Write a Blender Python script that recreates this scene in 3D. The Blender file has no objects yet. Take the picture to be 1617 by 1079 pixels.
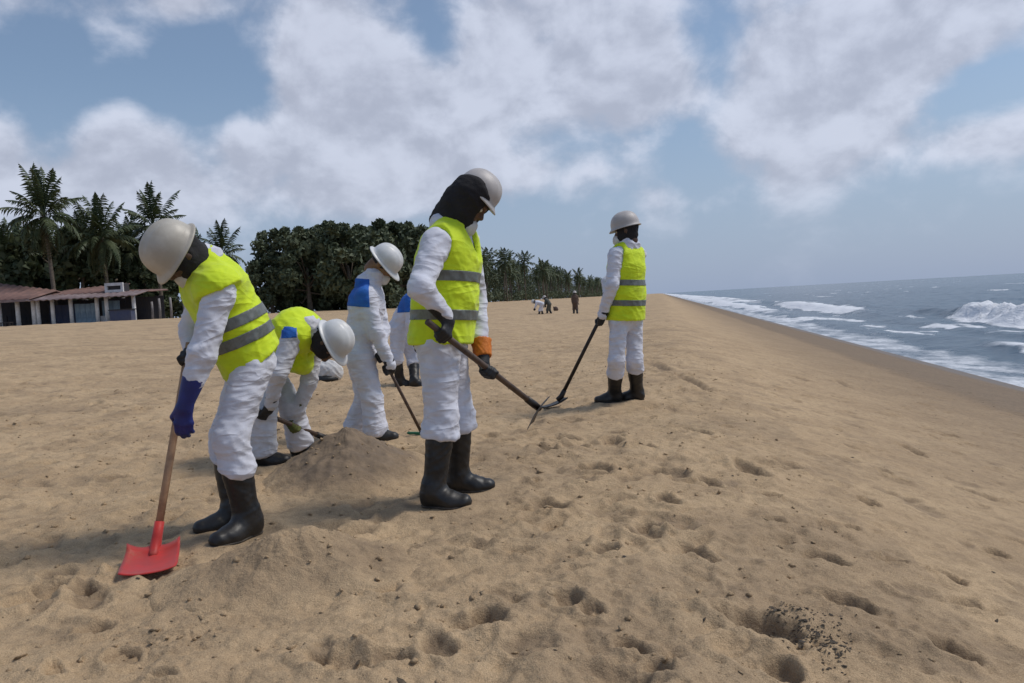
import bpy, bmesh, math, random
import numpy as np
from mathutils import Vector, Matrix

rng = np.random.default_rng(7)
random.seed(7)
S = bpy.context.scene
COL = S.collection
f32 = np.float32

# ------------------------------------------------------------------ camera
PW, PH, FPX = 1617.0, 1079.0, 1200.0
CAM_H = 1.05
PITCH, ROLL = math.radians(3.0), math.radians(3.2)
F_ = np.array([0, math.cos(PITCH), -math.sin(PITCH)])
R0 = np.array([1.0, 0, 0]); U0 = np.array([0, math.sin(PITCH), math.cos(PITCH)])
R_ = math.cos(ROLL) * R0 - math.sin(ROLL) * U0
U_ = math.sin(ROLL) * R0 + math.cos(ROLL) * U0
CAM = np.array([0, 0, CAM_H])
cam_data = bpy.data.cameras.new('camera')
cam = bpy.data.objects.new('camera', cam_data); COL.objects.link(cam)
cam_data.sensor_width = 36.0
cam_data.lens = 36.0 * FPX / PW
cam_data.clip_start = 0.1; cam_data.clip_end = 60000
cam.matrix_world = Matrix(((R_[0], U_[0], -F_[0], CAM[0]), (R_[1], U_[1], -F_[1], CAM[1]), (R_[2], U_[2], -F_[2], CAM[2]), (0, 0, 0, 1)))
S.camera = cam
S.render.resolution_x, S.render.resolution_y = 1024, 683

def ray(px, py):
    d = (px - PW / 2) / FPX * R_ - (py - PH / 2) / FPX * U_ + F_
    return d
def at(px, py, D):
    d = ray(px, py)
    return CAM + d * (D / d[1])

# ------------------------------------------------------------------ sky, sun, exposure
SUN_EL, SUN_AZ = math.radians(56), math.radians(80)      # azimuth from +Y towards +X: over the sea, to the right
w = bpy.data.worlds.new('World'); S.world = w; w.use_nodes = True
nt = w.node_tree; nt.nodes.clear()
def N(tree, typ, **kw):
    n = tree.nodes.new(typ)
    for k, v in kw.items():
        setattr(n, k, v)
    return n
def L(tree, a, b): tree.links.new(a, b)
def mth(tree, op, a, b=None, c=None, clamp=False):
    n = N(tree, 'ShaderNodeMath', operation=op, use_clamp=clamp)
    for i, v in enumerate((a, b, c)):
        if v is None: continue
        if isinstance(v, (int, float)): n.inputs[i].default_value = v
        else: L(tree, v, n.inputs[i])
    return n.outputs[0]
def mixc(tree, fac, a, b, blend='MIX'):
    n = N(tree, 'ShaderNodeMix', data_type='RGBA', blend_type=blend)
    for sock, v in ((n.inputs[0], fac), (n.inputs[6], a), (n.inputs[7], b)):
        if isinstance(v, (int, float)): sock.default_value = v
        elif isinstance(v, tuple): sock.default_value = (v + (1,))[:4]
        else: L(tree, v, sock)
    return n.outputs[2]
def smooth(tree, v, lo, hi):
    n = N(tree, 'ShaderNodeMapRange', interpolation_type='SMOOTHSTEP')
    L(tree, v, n.inputs[0]); n.inputs[1].default_value = lo; n.inputs[2].default_value = hi
    return n.outputs[0]
def vmath(tree, op, a, b):
    n = N(tree, 'ShaderNodeVectorMath', operation=op)
    for i, v in enumerate((a, b)):
        if v is None: continue
        if isinstance(v, tuple): n.inputs[i].default_value = v
        else: L(tree, v, n.inputs[i])
    return n
def noise(tree, vec, scale, detail=6, rough=0.55, dist=0.0):
    n = N(tree, 'ShaderNodeTexNoise')
    if vec is not None: L(tree, vec, n.inputs['Vector'])
    n.inputs['Scale'].default_value = scale; n.inputs['Detail'].default_value = detail
    n.inputs['Roughness'].default_value = rough; n.inputs['Distortion'].default_value = dist
    return n.outputs[0]

sky = N(nt, 'ShaderNodeTexSky', sky_type='NISHITA', sun_disc=False)
sky.sun_elevation = SUN_EL; sky.sun_rotation = SUN_AZ
sky.altitude = 0; sky.air_density = 1.0; sky.dust_density = 1.5; sky.ozone_density = 1.5
tc = N(nt, 'ShaderNodeTexCoord')
dirv = tc.outputs['Generated']
# cumulus banks: centre (pixel of the photograph -> direction), radius in x and z (pixels), weight
CLOUDS = [(520, 40, 70, 120, 1.0), (500, 120, 85, 60, .8), (560, 200, 110, 110, 1.0), (630, 190, 60, 90, .7), (880, 60, 190, 130, 1.2), (980, 150, 110, 60, .8), (760, 130, 80, 80, .6),
          (205, 215, 62, 85, 1.1), (235, 300, 110, 60, .8), (10, 260, 75, 80, 1.0), (375, 228, 62, 45, .85), (70, 5, 110, 40, .8), (280, 5, 80, 30, .8), (205, 65, 45, 25, .5),
          (1230, 130, 100, 100, .85), (1290, 210, 150, 90, 1.0), (1340, 40, 150, 60, .75), (1420, 120, 70, 60, .5), (1530, 50, 120, 60, 1.0), (1600, 215, 70, 55, 1.0), (1490, 225, 70, 40, .6), (880, 275, 90, 40, .7),
          (1040, 315, 50, 35, .5), (540, 310, 230, 60, .9), (100, 320, 170, 55, .8), (720, 270, 90, 40, .5), (1250, 300, 80, 35, .35),
          (1120, 60, 45, 90, -.9), (690, 60, 40, 45, -.8), (330, 130, 110, 60, -.8), (120, 140, 110, 50, -.75), (150, 100, 60, 18, .35), (1080, 250, 40, 70, -.7), (1540, 150, 70, 40, -.9), (330, 240, 35, 60, -.6), (90, 230, 40, 50, -.4), (1420, 10, 40, 30, -.5)]
acc = None
for (px, py, sx, sy, wt) in CLOUDS:
    c = ray(px, py); c = c / np.linalg.norm(c)
    # scale so that sideways distance uses sx and vertical distance uses sy
    s1, s2 = FPX / sx, FPX / sy
    d = vmath(nt, 'SUBTRACT', dirv, tuple(c)).outputs[0]
    d = vmath(nt, 'MULTIPLY', d, (s1, s1, s2)).outputs[0]
    l = N(nt, 'ShaderNodeVectorMath', operation='DOT_PRODUCT'); L(nt, d, l.inputs[0]); L(nt, d, l.inputs[1])
    e = mth(nt, 'POWER', 2.718, mth(nt, 'MULTIPLY', l.outputs[1], -1.0))
    acc = mth(nt, 'MULTIPLY', e, wt) if acc is None else mth(nt, 'MULTIPLY_ADD', e, wt, acc)
q = vmath(nt, 'MULTIPLY', dirv, (1, 1, 1.35)).outputs[0]
n1 = noise(nt, q, 7.6, 9, 0.55, 0.15)
q2 = vmath(nt, 'ADD', q, (0.010, 0, 0.035)).outputs[0]
n2 = noise(nt, q2, 7.6, 9, 0.55, 0.15)
nlow = noise(nt, q, 2.0, 3, 0.5)
field = mth(nt, 'ADD', mth(nt, 'MULTIPLY_ADD', acc, 0.36, mth(nt, 'MULTIPLY', mth(nt, 'SUBTRACT', n1, 0.5), 1.15)), mth(nt, 'MULTIPLY', mth(nt, 'SUBTRACT', nlow, 0.5), 0.18))
dens = smooth(nt, field, 0.0, 0.34)
thick = smooth(nt, field, 0.28, 0.60)
lit = smooth(nt, mth(nt, 'SUBTRACT', n1, n2), -0.15, 0.13)
sep = N(nt, 'ShaderNodeSeparateXYZ'); L(nt, dirv, sep.inputs[0])
SKY_S = 0.1
g = 1 / SKY_S
ccol = mixc(nt, lit, (.42 * g, .45 * g, .55 * g), (.64 * g, .68 * g, .80 * g))
ccol = mixc(nt, mth(nt, 'MULTIPLY', thick, 0.18), ccol, (.44 * g, .46 * g, .56 * g))
# thin hazy deck towards the horizon
haze_f = mth(nt, 'SUBTRACT', 1.0, smooth(nt, sep.outputs[2], 0.0, 0.30))
base = mixc(nt, 1.0, sky.outputs[0], (.90, .97, 1.0), 'MULTIPLY')
base = mixc(nt, .16, base, (.36 * g, .43 * g, .56 * g))
base = mixc(nt, mth(nt, 'MULTIPLY', haze_f, 0.80), base, (.31 * g, .385 * g, .545 * g))
dfin = mth(nt, 'MULTIPLY', dens, mth(nt, 'MULTIPLY_ADD', smooth(nt, sep.outputs[2], 0.02, 0.15), 0.82, 0.12))
fin = mixc(nt, mth(nt, 'MULTIPLY', dfin, 0.90), base, ccol)
bg = N(nt, 'ShaderNodeBackground'); bg.inputs[1].default_value = SKY_S
L(nt, fin, bg.inputs[0])
out = N(nt, 'ShaderNodeOutputWorld'); L(nt, bg.outputs[0], out.inputs[0])
w.cycles.sampling_method = 'MANUAL'; w.cycles.sample_map_resolution = 512

sun_d = bpy.data.lights.new('sun', 'SUN'); sun_d.energy = 1.85; sun_d.angle = math.radians(16); sun_d.color = (1, .95, .88)
sun = bpy.data.objects.new('sun', sun_d); COL.objects.link(sun)
sd = Vector((math.cos(SUN_EL) * math.sin(SUN_AZ), math.cos(SUN_EL) * math.cos(SUN_AZ), math.sin(SUN_EL)))
sun.rotation_euler = sd.to_track_quat('Z', 'Y').to_euler()
S.view_settings.view_transform = 'Standard'; S.view_settings.look = 'None'
S.view_settings.exposure = 0.10; S.view_settings.gamma = 1.0; S.view_settings.use_curve_mapping = False
S.render.engine = 'CYCLES'

# ------------------------------------------------------------------ helpers
def nrm(v):
    v = np.asarray(v, float); return v / (np.linalg.norm(v) + 1e-12)
def tag(o, label=None, cat=None, group=None, kind=None):
    if label: o['label'] = label
    if cat: o['category'] = cat
    if group: o['group'] = group
    if kind: o['kind'] = kind
    return o
def empty(name, loc, label=None, cat=None, group=None):
    o = bpy.data.objects.new(name, None); COL.objects.link(o)
    o.location = [float(v) for v in loc]; o.empty_display_size = 0.2
    return tag(o, label, cat, group)
def mesh_np(name, V, Q, mat=None, smooth_=True):
    """mesh from vertex array and an (n,3) or (n,4) face array, or a list of faces"""
    me = bpy.data.meshes.new(name)
    V = np.asarray(V, f32)
    if isinstance(Q, np.ndarray):
        k = Q.shape[1]
        me.vertices.add(len(V)); me.vertices.foreach_set('co', V.ravel())
        me.loops.add(Q.size); me.loops.foreach_set('vertex_index', Q.astype(np.int32).ravel())
        me.polygons.add(len(Q)); me.polygons.foreach_set('loop_start', (np.arange(len(Q)) * k).astype(np.int32))
        me.update(calc_edges=True); me.validate()
    else:
        me.from_pydata([tuple(map(float, v)) for v in V], [], Q); me.update()
    me.polygons.foreach_set('use_smooth', np.full(len(me.polygons), smooth_))
    if mat: me.materials.append(mat)
    return me
def link(name, me, parent=None, loc=None, **kw):
    o = bpy.data.objects.new(name, me); COL.objects.link(o)
    if parent is not None: o.parent = parent
    if loc is not None: o.location = [float(v) for v in loc]
    return tag(o, **kw)
def attr(me, name, vals):
    a = me.attributes.new(name, 'FLOAT', 'POINT'); a.data.foreach_set('value', np.asarray(vals, f32))

# gradient noise
_perm = np.random.default_rng(3).permutation(256); _perm = np.concatenate([_perm, _perm, _perm]).astype(np.int32)
_g = np.random.default_rng(4).normal(size=(256, 3)); _g = (_g / np.linalg.norm(_g, axis=1)[:, None]).astype(f32)
def gn(p):
    p = np.asarray(p, f32); i = np.floor(p).astype(np.int32); fr = p - i; i &= 255
    u = fr * fr * fr * (fr * (fr * 6 - 15) + 10)
    out = 0
    for dx in (0, 1):
        wx = u[:, 0] if dx else 1 - u[:, 0]
        for dy in (0, 1):
            wy = u[:, 1] if dy else 1 - u[:, 1]
            for dz in (0, 1):
                wz = u[:, 2] if dz else 1 - u[:, 2]
                h = _perm[_perm[_perm[i[:, 0] + dx] + i[:, 1] + dy] + i[:, 2] + dz]
                gg = _g[h]
                out = out + wx * wy * wz * (gg[:, 0] * (fr[:, 0] - dx) + gg[:, 1] * (fr[:, 1] - dy) + gg[:, 2] * (fr[:, 2] - dz))
    return out
def gn2(x, y, sc, seed=0.0):
    return gn(np.stack([x * sc, y * sc, np.full_like(x, seed + .37)], 1))
def fbm2(x, y, sc, seed=0.0, o=4, r=.5):
    s = 0; a = 1
    for k in range(o):
        s = s + a * gn2(x, y, sc * 2 ** k, seed + k * 11.3); a *= r
    return s
def sstep(x, a, b):
    t = np.clip((x - a) / (b - a), 0, 1); return t * t * (3 - 2 * t)

# ------------------------------------------------------------------ materials
def mat(name, col, rough=.6, metal=0.0, var=None, vscale=8.0, bump=0.0, bscale=60.0, spec=.5, detail=5, sss=0.0, sheen=0.0, transl=0.0):
    m = bpy.data.materials.new(name); m.use_nodes = True; t = m.node_tree
    b = t.nodes['Principled BSDF']; b.inputs['Roughness'].default_value = rough; b.inputs['Metallic'].default_value = metal
    b.inputs['Specular IOR Level'].default_value = spec
    b.inputs['Base Color'].default_value = tuple(col) + (1,)
    co = N(t, 'ShaderNodeTexCoord').outputs['Object']
    if var is not None:
        n = noise(t, co, vscale, detail, .6)
        c = mixc(t, smooth(t, n, .35, .65), tuple(col), tuple(var)); L(t, c, b.inputs['Base Color'])
    if bump:
        n = noise(t, co, bscale, 5, .6)
        bm = N(t, 'ShaderNodeBump'); bm.inputs['Strength'].default_value = bump; bm.inputs['Distance'].default_value = 0.01
        L(t, n, bm.inputs['Height']); L(t, bm.outputs[0], b.inputs['Normal'])
    if transl:
        tr = N(t, 'ShaderNodeBsdfTranslucent'); tr.inputs[0].default_value = tuple(col) + (1,)
        mx = N(t, 'ShaderNodeMixShader'); mx.inputs[0].default_value = transl
        L(t, b.outputs[0], mx.inputs[1]); L(t, tr.outputs[0], mx.inputs[2]); L(t, mx.outputs[0], t.nodes['Material Output'].inputs[0])
    return m
M = {}
def cloth(name, col, var, soil, fold=.6, rough=.8, vscale=9):
    """woven cloth: slight tone variation, soiled patches, sharp creases running along the folds"""
    m = bpy.data.materials.new(name); m.use_nodes = True; t = m.node_tree
    b = t.nodes['Principled BSDF']; b.inputs['Roughness'].default_value = rough; b.inputs['Specular IOR Level'].default_value = .25
    b.inputs['Sheen Weight'].default_value = .15
    co = N(t, 'ShaderNodeTexCoord').outputs['Object']
    c = mixc(t, smooth(t, noise(t, co, vscale, 5, .6), .35, .65), col, var)
    c = mixc(t, mth(t, 'MULTIPLY', smooth(t, noise(t, co, 3.1, 7, .68), .56, .74), .75), c, soil); L(t, c, b.inputs['Base Color'])
    hs = None
    for (ry, rz, sc_, zs, wt) in ((.75, .4, 4.2, 2.3, 1.0), (-.8, 1.3, 4.8, 2.4, .9), (1.45, .8, 3.6, 3.0, .8), (.2, 2.1, 11, 2.0, .22)):
        mp = N(t, 'ShaderNodeMapping'); mp.inputs['Rotation'].default_value = (0, ry, rz); mp.inputs['Scale'].default_value = (.55, .55, zs / 1.6); L(t, co, mp.inputs[0])
        n_ = noise(t, mp.outputs[0], sc_, 2.5, .5, .5)
        r_ = mth(t, 'ABSOLUTE', mth(t, 'SUBTRACT', n_, .5)); r_ = mth(t, 'SUBTRACT', 1.0, mth(t, 'MULTIPLY', r_, 5.0), clamp=True); r_ = mth(t, 'POWER', r_, 1.7)
        r_ = mth(t, 'MULTIPLY', r_, wt); hs = r_ if hs is None else mth(t, 'ADD', hs, r_)
    hs = mth(t, 'MULTIPLY_ADD', noise(t, co, 220, 2, .5), .06, hs)
    bm = N(t, 'ShaderNodeBump'); bm.inputs['Strength'].default_value = fold; bm.inputs['Distance'].default_value = .016
    L(t, hs, bm.inputs['Height']); L(t, bm.outputs[0], b.inputs['Normal'])
    return m
M['suit'] = cloth('white coverall fabric', (.68, .69, .77), (.60, .60, .66), (.50, .47, .46), .50)
M['suit_dusty'] = cloth('dusty white coverall', (.62, .62, .67), (.54, .53, .55), (.43, .39, .36), .50)
M['blue'] = mat('blue fabric', (.015, .10, .42), .8, var=(.02, .14, .5), bump=.3, bscale=60)
M['vest'] = cloth('hi vis yellow', (.66, .82, .02), (.58, .74, .018), (.42, .52, .06), .35, .7, 14)
M['stripe'] = mat('grey reflective tape', (.17, .18, .17), .4, var=(.12, .13, .12), vscale=30, bump=.1)
M['hat_cream'] = mat('cream hard hat', (.52, .48, .41), .45, var=(.40, .36, .30), vscale=7, bump=.05)
M['hat_white'] = mat('white hard hat', (.68, .68, .68), .4, var=(.58, .57, .55), vscale=6, bump=.03)
M['hat_grey'] = mat('greyish hard hat', (.50, .46, .44), .5, var=(.40, .37, .35), vscale=7, bump=.03)
M['black_cloth'] = mat('black cloth', (.010, .009, .011), .9, var=(.018, .016, .018), bump=.4)
M['skin'] = mat('brown skin', (.10, .052, .030), .5, var=(.085, .042, .024), vscale=20, bump=.08, bscale=120)
M['skin_warm'] = mat('warm brown skin', (.22, .115, .05), .5, var=(.17, .085, .04), vscale=20)
M['eye'] = mat('eye white', (.6, .58, .54), .2)
M['mask'] = mat('white dust mask', (.68, .67, .65), .85, var=(.56, .55, .52), bump=.2)
M['boot'] = mat('black rubber boot', (.009, .009, .010), .46, var=(.024, .021, .019), vscale=11, bump=.12, bscale=30)
M['sole'] = mat('boot sole', (.02, .019, .018), .75, var=(.10, .08, .06), vscale=18)
M['glove_black'] = mat('black glove', (.012, .012, .014), .6, bump=.25, bscale=90)
M['glove_blue'] = mat('dark blue rubber glove', (.010, .020, .17), .5, var=(.008, .015, .12), vscale=10, bump=.2, bscale=60)
M['glove_olive'] = mat('olive glove', (.10, .11, .02), .8, var=(.07, .08, .015), bump=.3)
M['orange'] = mat('orange glove cuff', (.62, .17, .012), .7, var=(.5, .13, .01), bump=.3)
M['red'] = cloth('red painted steel, scuffed', (.52, .035, .030), (.43, .045, .038), (.36, .17, .10), .02, .5, 13)
M['black_steel'] = mat('black steel', (.016, .015, .015), .45, metal=.3, var=(.04, .03, .025), vscale=20, bump=.1)
M['green'] = mat('green plastic', (.02, .16, .08), .5)
M['wood_pale'] = mat('pale wooden shaft', (.42, .25, .14), .65, var=(.32, .18, .10), vscale=25, bump=.1)
M['wood_dark'] = mat('dark wooden shaft', (.055, .035, .025), .6, var=(.10, .06, .04), vscale=25, bump=.1)
M['bark'] = mat('grey bark', (.16, .13, .10), .9, var=(.10, .08, .06), vscale=6, bump=.6, bscale=12)
M['frond'] = mat('palm leaf', (.052, .076, .034), .6, var=(.092, .112, .048), vscale=.8, transl=.12)
M['frond_dry'] = mat('dry palm leaf', (.11, .095, .04), .7, var=(.07, .065, .03), vscale=1.0, transl=.1)
M['leaf'] = mat('dark tree leaf', (.066, .088, .048), .7, var=(.112, .132, .068), vscale=.7, transl=.1)
M['leaf_mid'] = mat('mid green leaf', (.058, .080, .036), .65, var=(.095, .11, .048), vscale=.5, transl=.12)
M['roof_red'] = mat('rusty brown roof', (.24, .135, .11), .8, var=(.17, .10, .085), vscale=1.5, bump=.3, bscale=9)
M['roof_grey'] = mat('faded pink roof sheet', (.26, .20, .195), .75, var=(.17, .12, .12), vscale=1.2, bump=.3, bscale=9)
M['post'] = mat('white painted post', (.80, .80, .80), .7, var=(.66, .65, .63), vscale=4)
M['post_grey'] = mat('weathered grey post', (.26, .24, .24), .85, var=(.18, .16, .15), vscale=4)
M['wall_blue'] = mat('faded blue board', (.22, .30, .36), .8, var=(.13, .19, .25), vscale=1.5)
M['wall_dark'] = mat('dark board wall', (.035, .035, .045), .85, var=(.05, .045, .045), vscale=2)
M['wall_navy'] = mat('navy painted board', (.05, .065, .13), .75, var=(.07, .08, .13), vscale=2)
M['wall_white'] = mat('white plaster', (.66, .65, .65), .85, var=(.52, .50, .49), vscale=2)
M['furn'] = mat('dark furniture', (.03, .028, .03), .7)
M['sack'] = mat('white woven sack', (.62, .61, .60), .8, var=(.5, .49, .48), vscale=12, bump=.4)
M['base_shadow'] = mat('black base shadow', (.012, .012, .012), .5)
M['brown_cloth'] = mat('brown cloth', (.10, .065, .05), .85)
M['grey_cloth'] = mat('grey green cloth', (.07, .075, .065), .85)
M['char'] = mat('dark weed and charcoal bits', (.035, .027, .020), .85, var=(.11, .08, .05), vscale=30)

def sand_material(name, dry, dry2, wetc):
    m = bpy.data.materials.new(name); m.use_nodes = True; t = m.node_tree
    b = t.nodes['Principled BSDF']; b.inputs['Specular IOR Level'].default_value = .25
    geo = N(t, 'ShaderNodeNewGeometry'); co = geo.outputs['Position']
    na = noise(t, co, 1.3, 5, .6); nb = noise(t, co, 14, 6, .65); nc = noise(t, co, 230, 3, .7)
    c = mixc(t, smooth(t, na, .36, .64), dry, dry2)
    c = mixc(t, mth(t, 'MULTIPLY', smooth(t, nb, .42, .70), .60), c, tuple(x * .72 for x in dry2))
    gr = mixc(t, smooth(t, nc, .30, .70), (.72, .70, .68), (1.18, 1.18, 1.18))
    c = mixc(t, 1.0, c, gr, 'MULTIPLY')
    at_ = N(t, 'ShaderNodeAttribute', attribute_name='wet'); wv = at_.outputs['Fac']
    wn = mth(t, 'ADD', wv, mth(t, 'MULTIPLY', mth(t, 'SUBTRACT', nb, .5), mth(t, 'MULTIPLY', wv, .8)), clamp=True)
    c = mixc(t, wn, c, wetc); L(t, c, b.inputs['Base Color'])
    rg = mth(t, 'MULTIPLY_ADD', smooth(t, wv, .75, 1.0), -.45, .92); L(t, rg, b.inputs['Roughness'])
    n3 = noise(t, co, 60, 6, .7)
    h = mth(t, 'ADD', mth(t, 'MULTIPLY', n3, .9), mth(t, 'MULTIPLY', nc, .30))
    h = mth(t, 'MULTIPLY_ADD', noise(t, co, 20, 5, .65), 1.6, h)
    bm = N(t, 'ShaderNodeBump'); bm.inputs['Distance'].default_value = .018
    st = mth(t, 'MULTIPLY_ADD', smooth(t, wv, .6, 1.0), -.55, .62); L(t, st, bm.inputs['Strength'])
    L(t, h, bm.inputs['Height']); L(t, bm.outputs[0], b.inputs['Normal'])
    return m
M['sand'] = sand_material('beach sand', (.56, .405, .246), (.475, .338, .204), (.155, .115, .082))

# ------------------------------------------------------------------ the beach
CD = nrm([0.2, 1.0, 0])[:2]; CN = np.array([CD[1], -CD[0]])       # along the coast / towards the sea
SEA_Z = -1.95
def uv_of(x, y): return x * CN[0] + y * CN[1], x * CD[0] + y * CD[1]
_ku = [-3000, -200, -60, -33, -22, -14, -8, -4, -1.5, 0.1, 0.7, 1.6, 3.2, 9.3, 13, 22, 60, 30000]
_kz = [2.0, 1.7, 1.18, 1.22, .88, .50, .19, .06, 0.0, .05, -.05, -.30, -.72, -1.97, -2.6, -3.6, -6, -30]
_tu = np.arange(-70, 62, .05); _tz = np.interp(_tu, _ku, _kz)
_k = np.exp(-np.linspace(-2, 2, 25) ** 2); _k /= _k.sum()
_tz = np.convolve(np.pad(_tz, 12, mode='edge'), _k, 'valid')
def base_z(x, y):
    u, v = uv_of(x, y)
    z = np.where((u > -69) & (u < 61), np.interp(u, _tu, _tz), np.interp(u, _ku, _kz))
    # the crest wanders a little along the coast
    return z
def hit(px, py, z=None, it=14):
    """point on the beach under a pixel of the photograph"""
    d = ray(px, py); t = 3.0
    zz = 0.0 if z is None else z
    for _ in range(it):
        t = (zz - CAM_H) / d[2]
        if z is None: 
            p = CAM + d * t
            zz = .5 * zz + .5 * float(base_z(np.array([p[0]]), np.array([p[1]]))[0])
    return CAM + d * t

# footprints: pixel end points of the pits one can see on the seaward slope, depth
PITS = [((1262, 868), (1342, 888), .075, .055), ((1385, 880), (1430, 894), .07, .055), ((1300, 933), (1390, 968), .045, .04), ((1505, 955), (1560, 966), .07, .05),
        ((1470, 1008), (1535, 1050), .08, .055), ((1222, 1040), (1252, 1062), .07, .04), ((1082, 672), (1124, 688), .09, .07), ((1168, 732), (1205, 752), .08, .06),
        ((1228, 728), (1268, 744), .08, .07), ((1205, 778), (1232, 782), .07, .05), ((1205, 815), (1245, 828), .06, .05), ((1105, 745), (1135, 765), .06, .045),
        ((1038, 780), (1064, 796), .06, .05), ((948, 858), (968, 872), .08, .05), ((880, 938), (918, 958), .07, .05), ((925, 955), (942, 966), .06, .04),
        ((1075, 850), (1130, 880), .03, .03), ((1300, 830), (1350, 832), .03, .03), ((1415, 758), (1432, 762), .08, .05), ((1360, 790), (1385, 794), .06, .05),
        ((920, 735), (975, 745), .05, .07), ((840, 785), (890, 800), .05, .06), ((1000, 825), (1050, 832), .04, .05), ((830, 700), (880, 710), .05, .06), ((890, 700), (920, 706), .06, .05),
        ((1030, 572), (1058, 590), .08, .09), ((1068, 592), (1120, 618), .07, .08), ((1260, 595), (1272, 602), .1, .1), ((1395, 645), (1412, 650), .12, .1), ((1320, 600), (1340, 612), .06, .08),
        ((1480, 680), (1520, 695), .05, .06), ((1430, 705), (1460, 722), .05, .06), ((1560, 865), (1580, 878), .06, .05), ((1495, 905), (1520, 925), .04, .04),
        ((370, 870), (410, 880), .03, .04), ((70, 900), (110, 905), .06, .06), ((130, 985), (170, 990), .05, .05), ((170, 1030), (200, 1040), .05, .05), ((680, 1005), (705, 1035), .05, .04),
        ((590, 1035), (640, 1040), .04, .04), ((750, 965), (770, 975), .05, .05), ((800, 1015), (880, 1025), .03, .08), ((985, 1010), (1000, 1020), .06, .03), ((1035, 1040), (1050, 1065), .07, .03)]
# (feet are added to this list by the people below before the sheet is made)
FEET = []      # (x, y, z_of_sole)
HOLE = (1222, 985)

def relief(x, y):
    """small relief of the sand: undulation, trampling, footprints"""
    u, v = uv_of(x, y)
    r = np.hypot(x, y)
    land = 1 - sstep(u, 0.0, 1.6)
    dry = 1 - sstep(u, 3.8, 5.8)
    near = 1 - sstep(r, 35, 90)
    z = .035 * fbm2(x, y, .55, 1, 3) * (.35 + .65 * land) * dry
    z = z + .055 * fbm2(x, y, .09, 2, 2) * land * sstep(r, 8, 25)
    # trampled lumps: rounded hollows with sharper ridges between
    a = fbm2(x, y, 2.6, 3, 3, .55)
    z = z + (.030 * a - .018 * np.abs(gn2(x, y, 4.3, 5))) * near * (.25 + .75 * land) * (.3 + .7 * dry)
    b = fbm2(x, y, 8.0, 6, 4, .70)
    z = z + .024 * b * near * (.26 + .74 * land + .30 * (1 - sstep(u, 3.0, 5.5)) * (1 - land)) * (.12 + .88 * dry)
    return z
def pit(z, x, y, cx, cy, ax, ay, la, lb, dep, rim=.3, damp_shade=None, dv=0.0):
    sel = np.where((np.abs(x - cx) < 2.2 * la + .1) & (np.abs(y - cy) < 2.2 * la + .1))[0]
    if len(sel) == 0: return
    dx = x[sel] - cx; dy = y[sel] - cy
    wob = 1 + .55 * gn2(x[sel], y[sel], 8.0, 31) + .45 * gn2(x[sel], y[sel], 21.0, 35)
    s = (dx * ax + dy * ay) / la; t = (-dx * ay + dy * ax) / lb
    q = np.sqrt(s * s + t * t) * wob
    if damp_shade is not None: damp_shade[sel] = np.maximum(damp_shade[sel], dv * (1 - sstep(q, .7, 1.1)))  # pit floor tinted darker: damp sand plus shade painted into the colour
    z[sel] += -dep * (1 - sstep(q, .60, 1.05)) * (.8 + .5 * gn2(x[sel], y[sel], 14.0, 39)) + dep * rim * np.exp(-((q - 1.25) / .28) ** 2)
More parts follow.
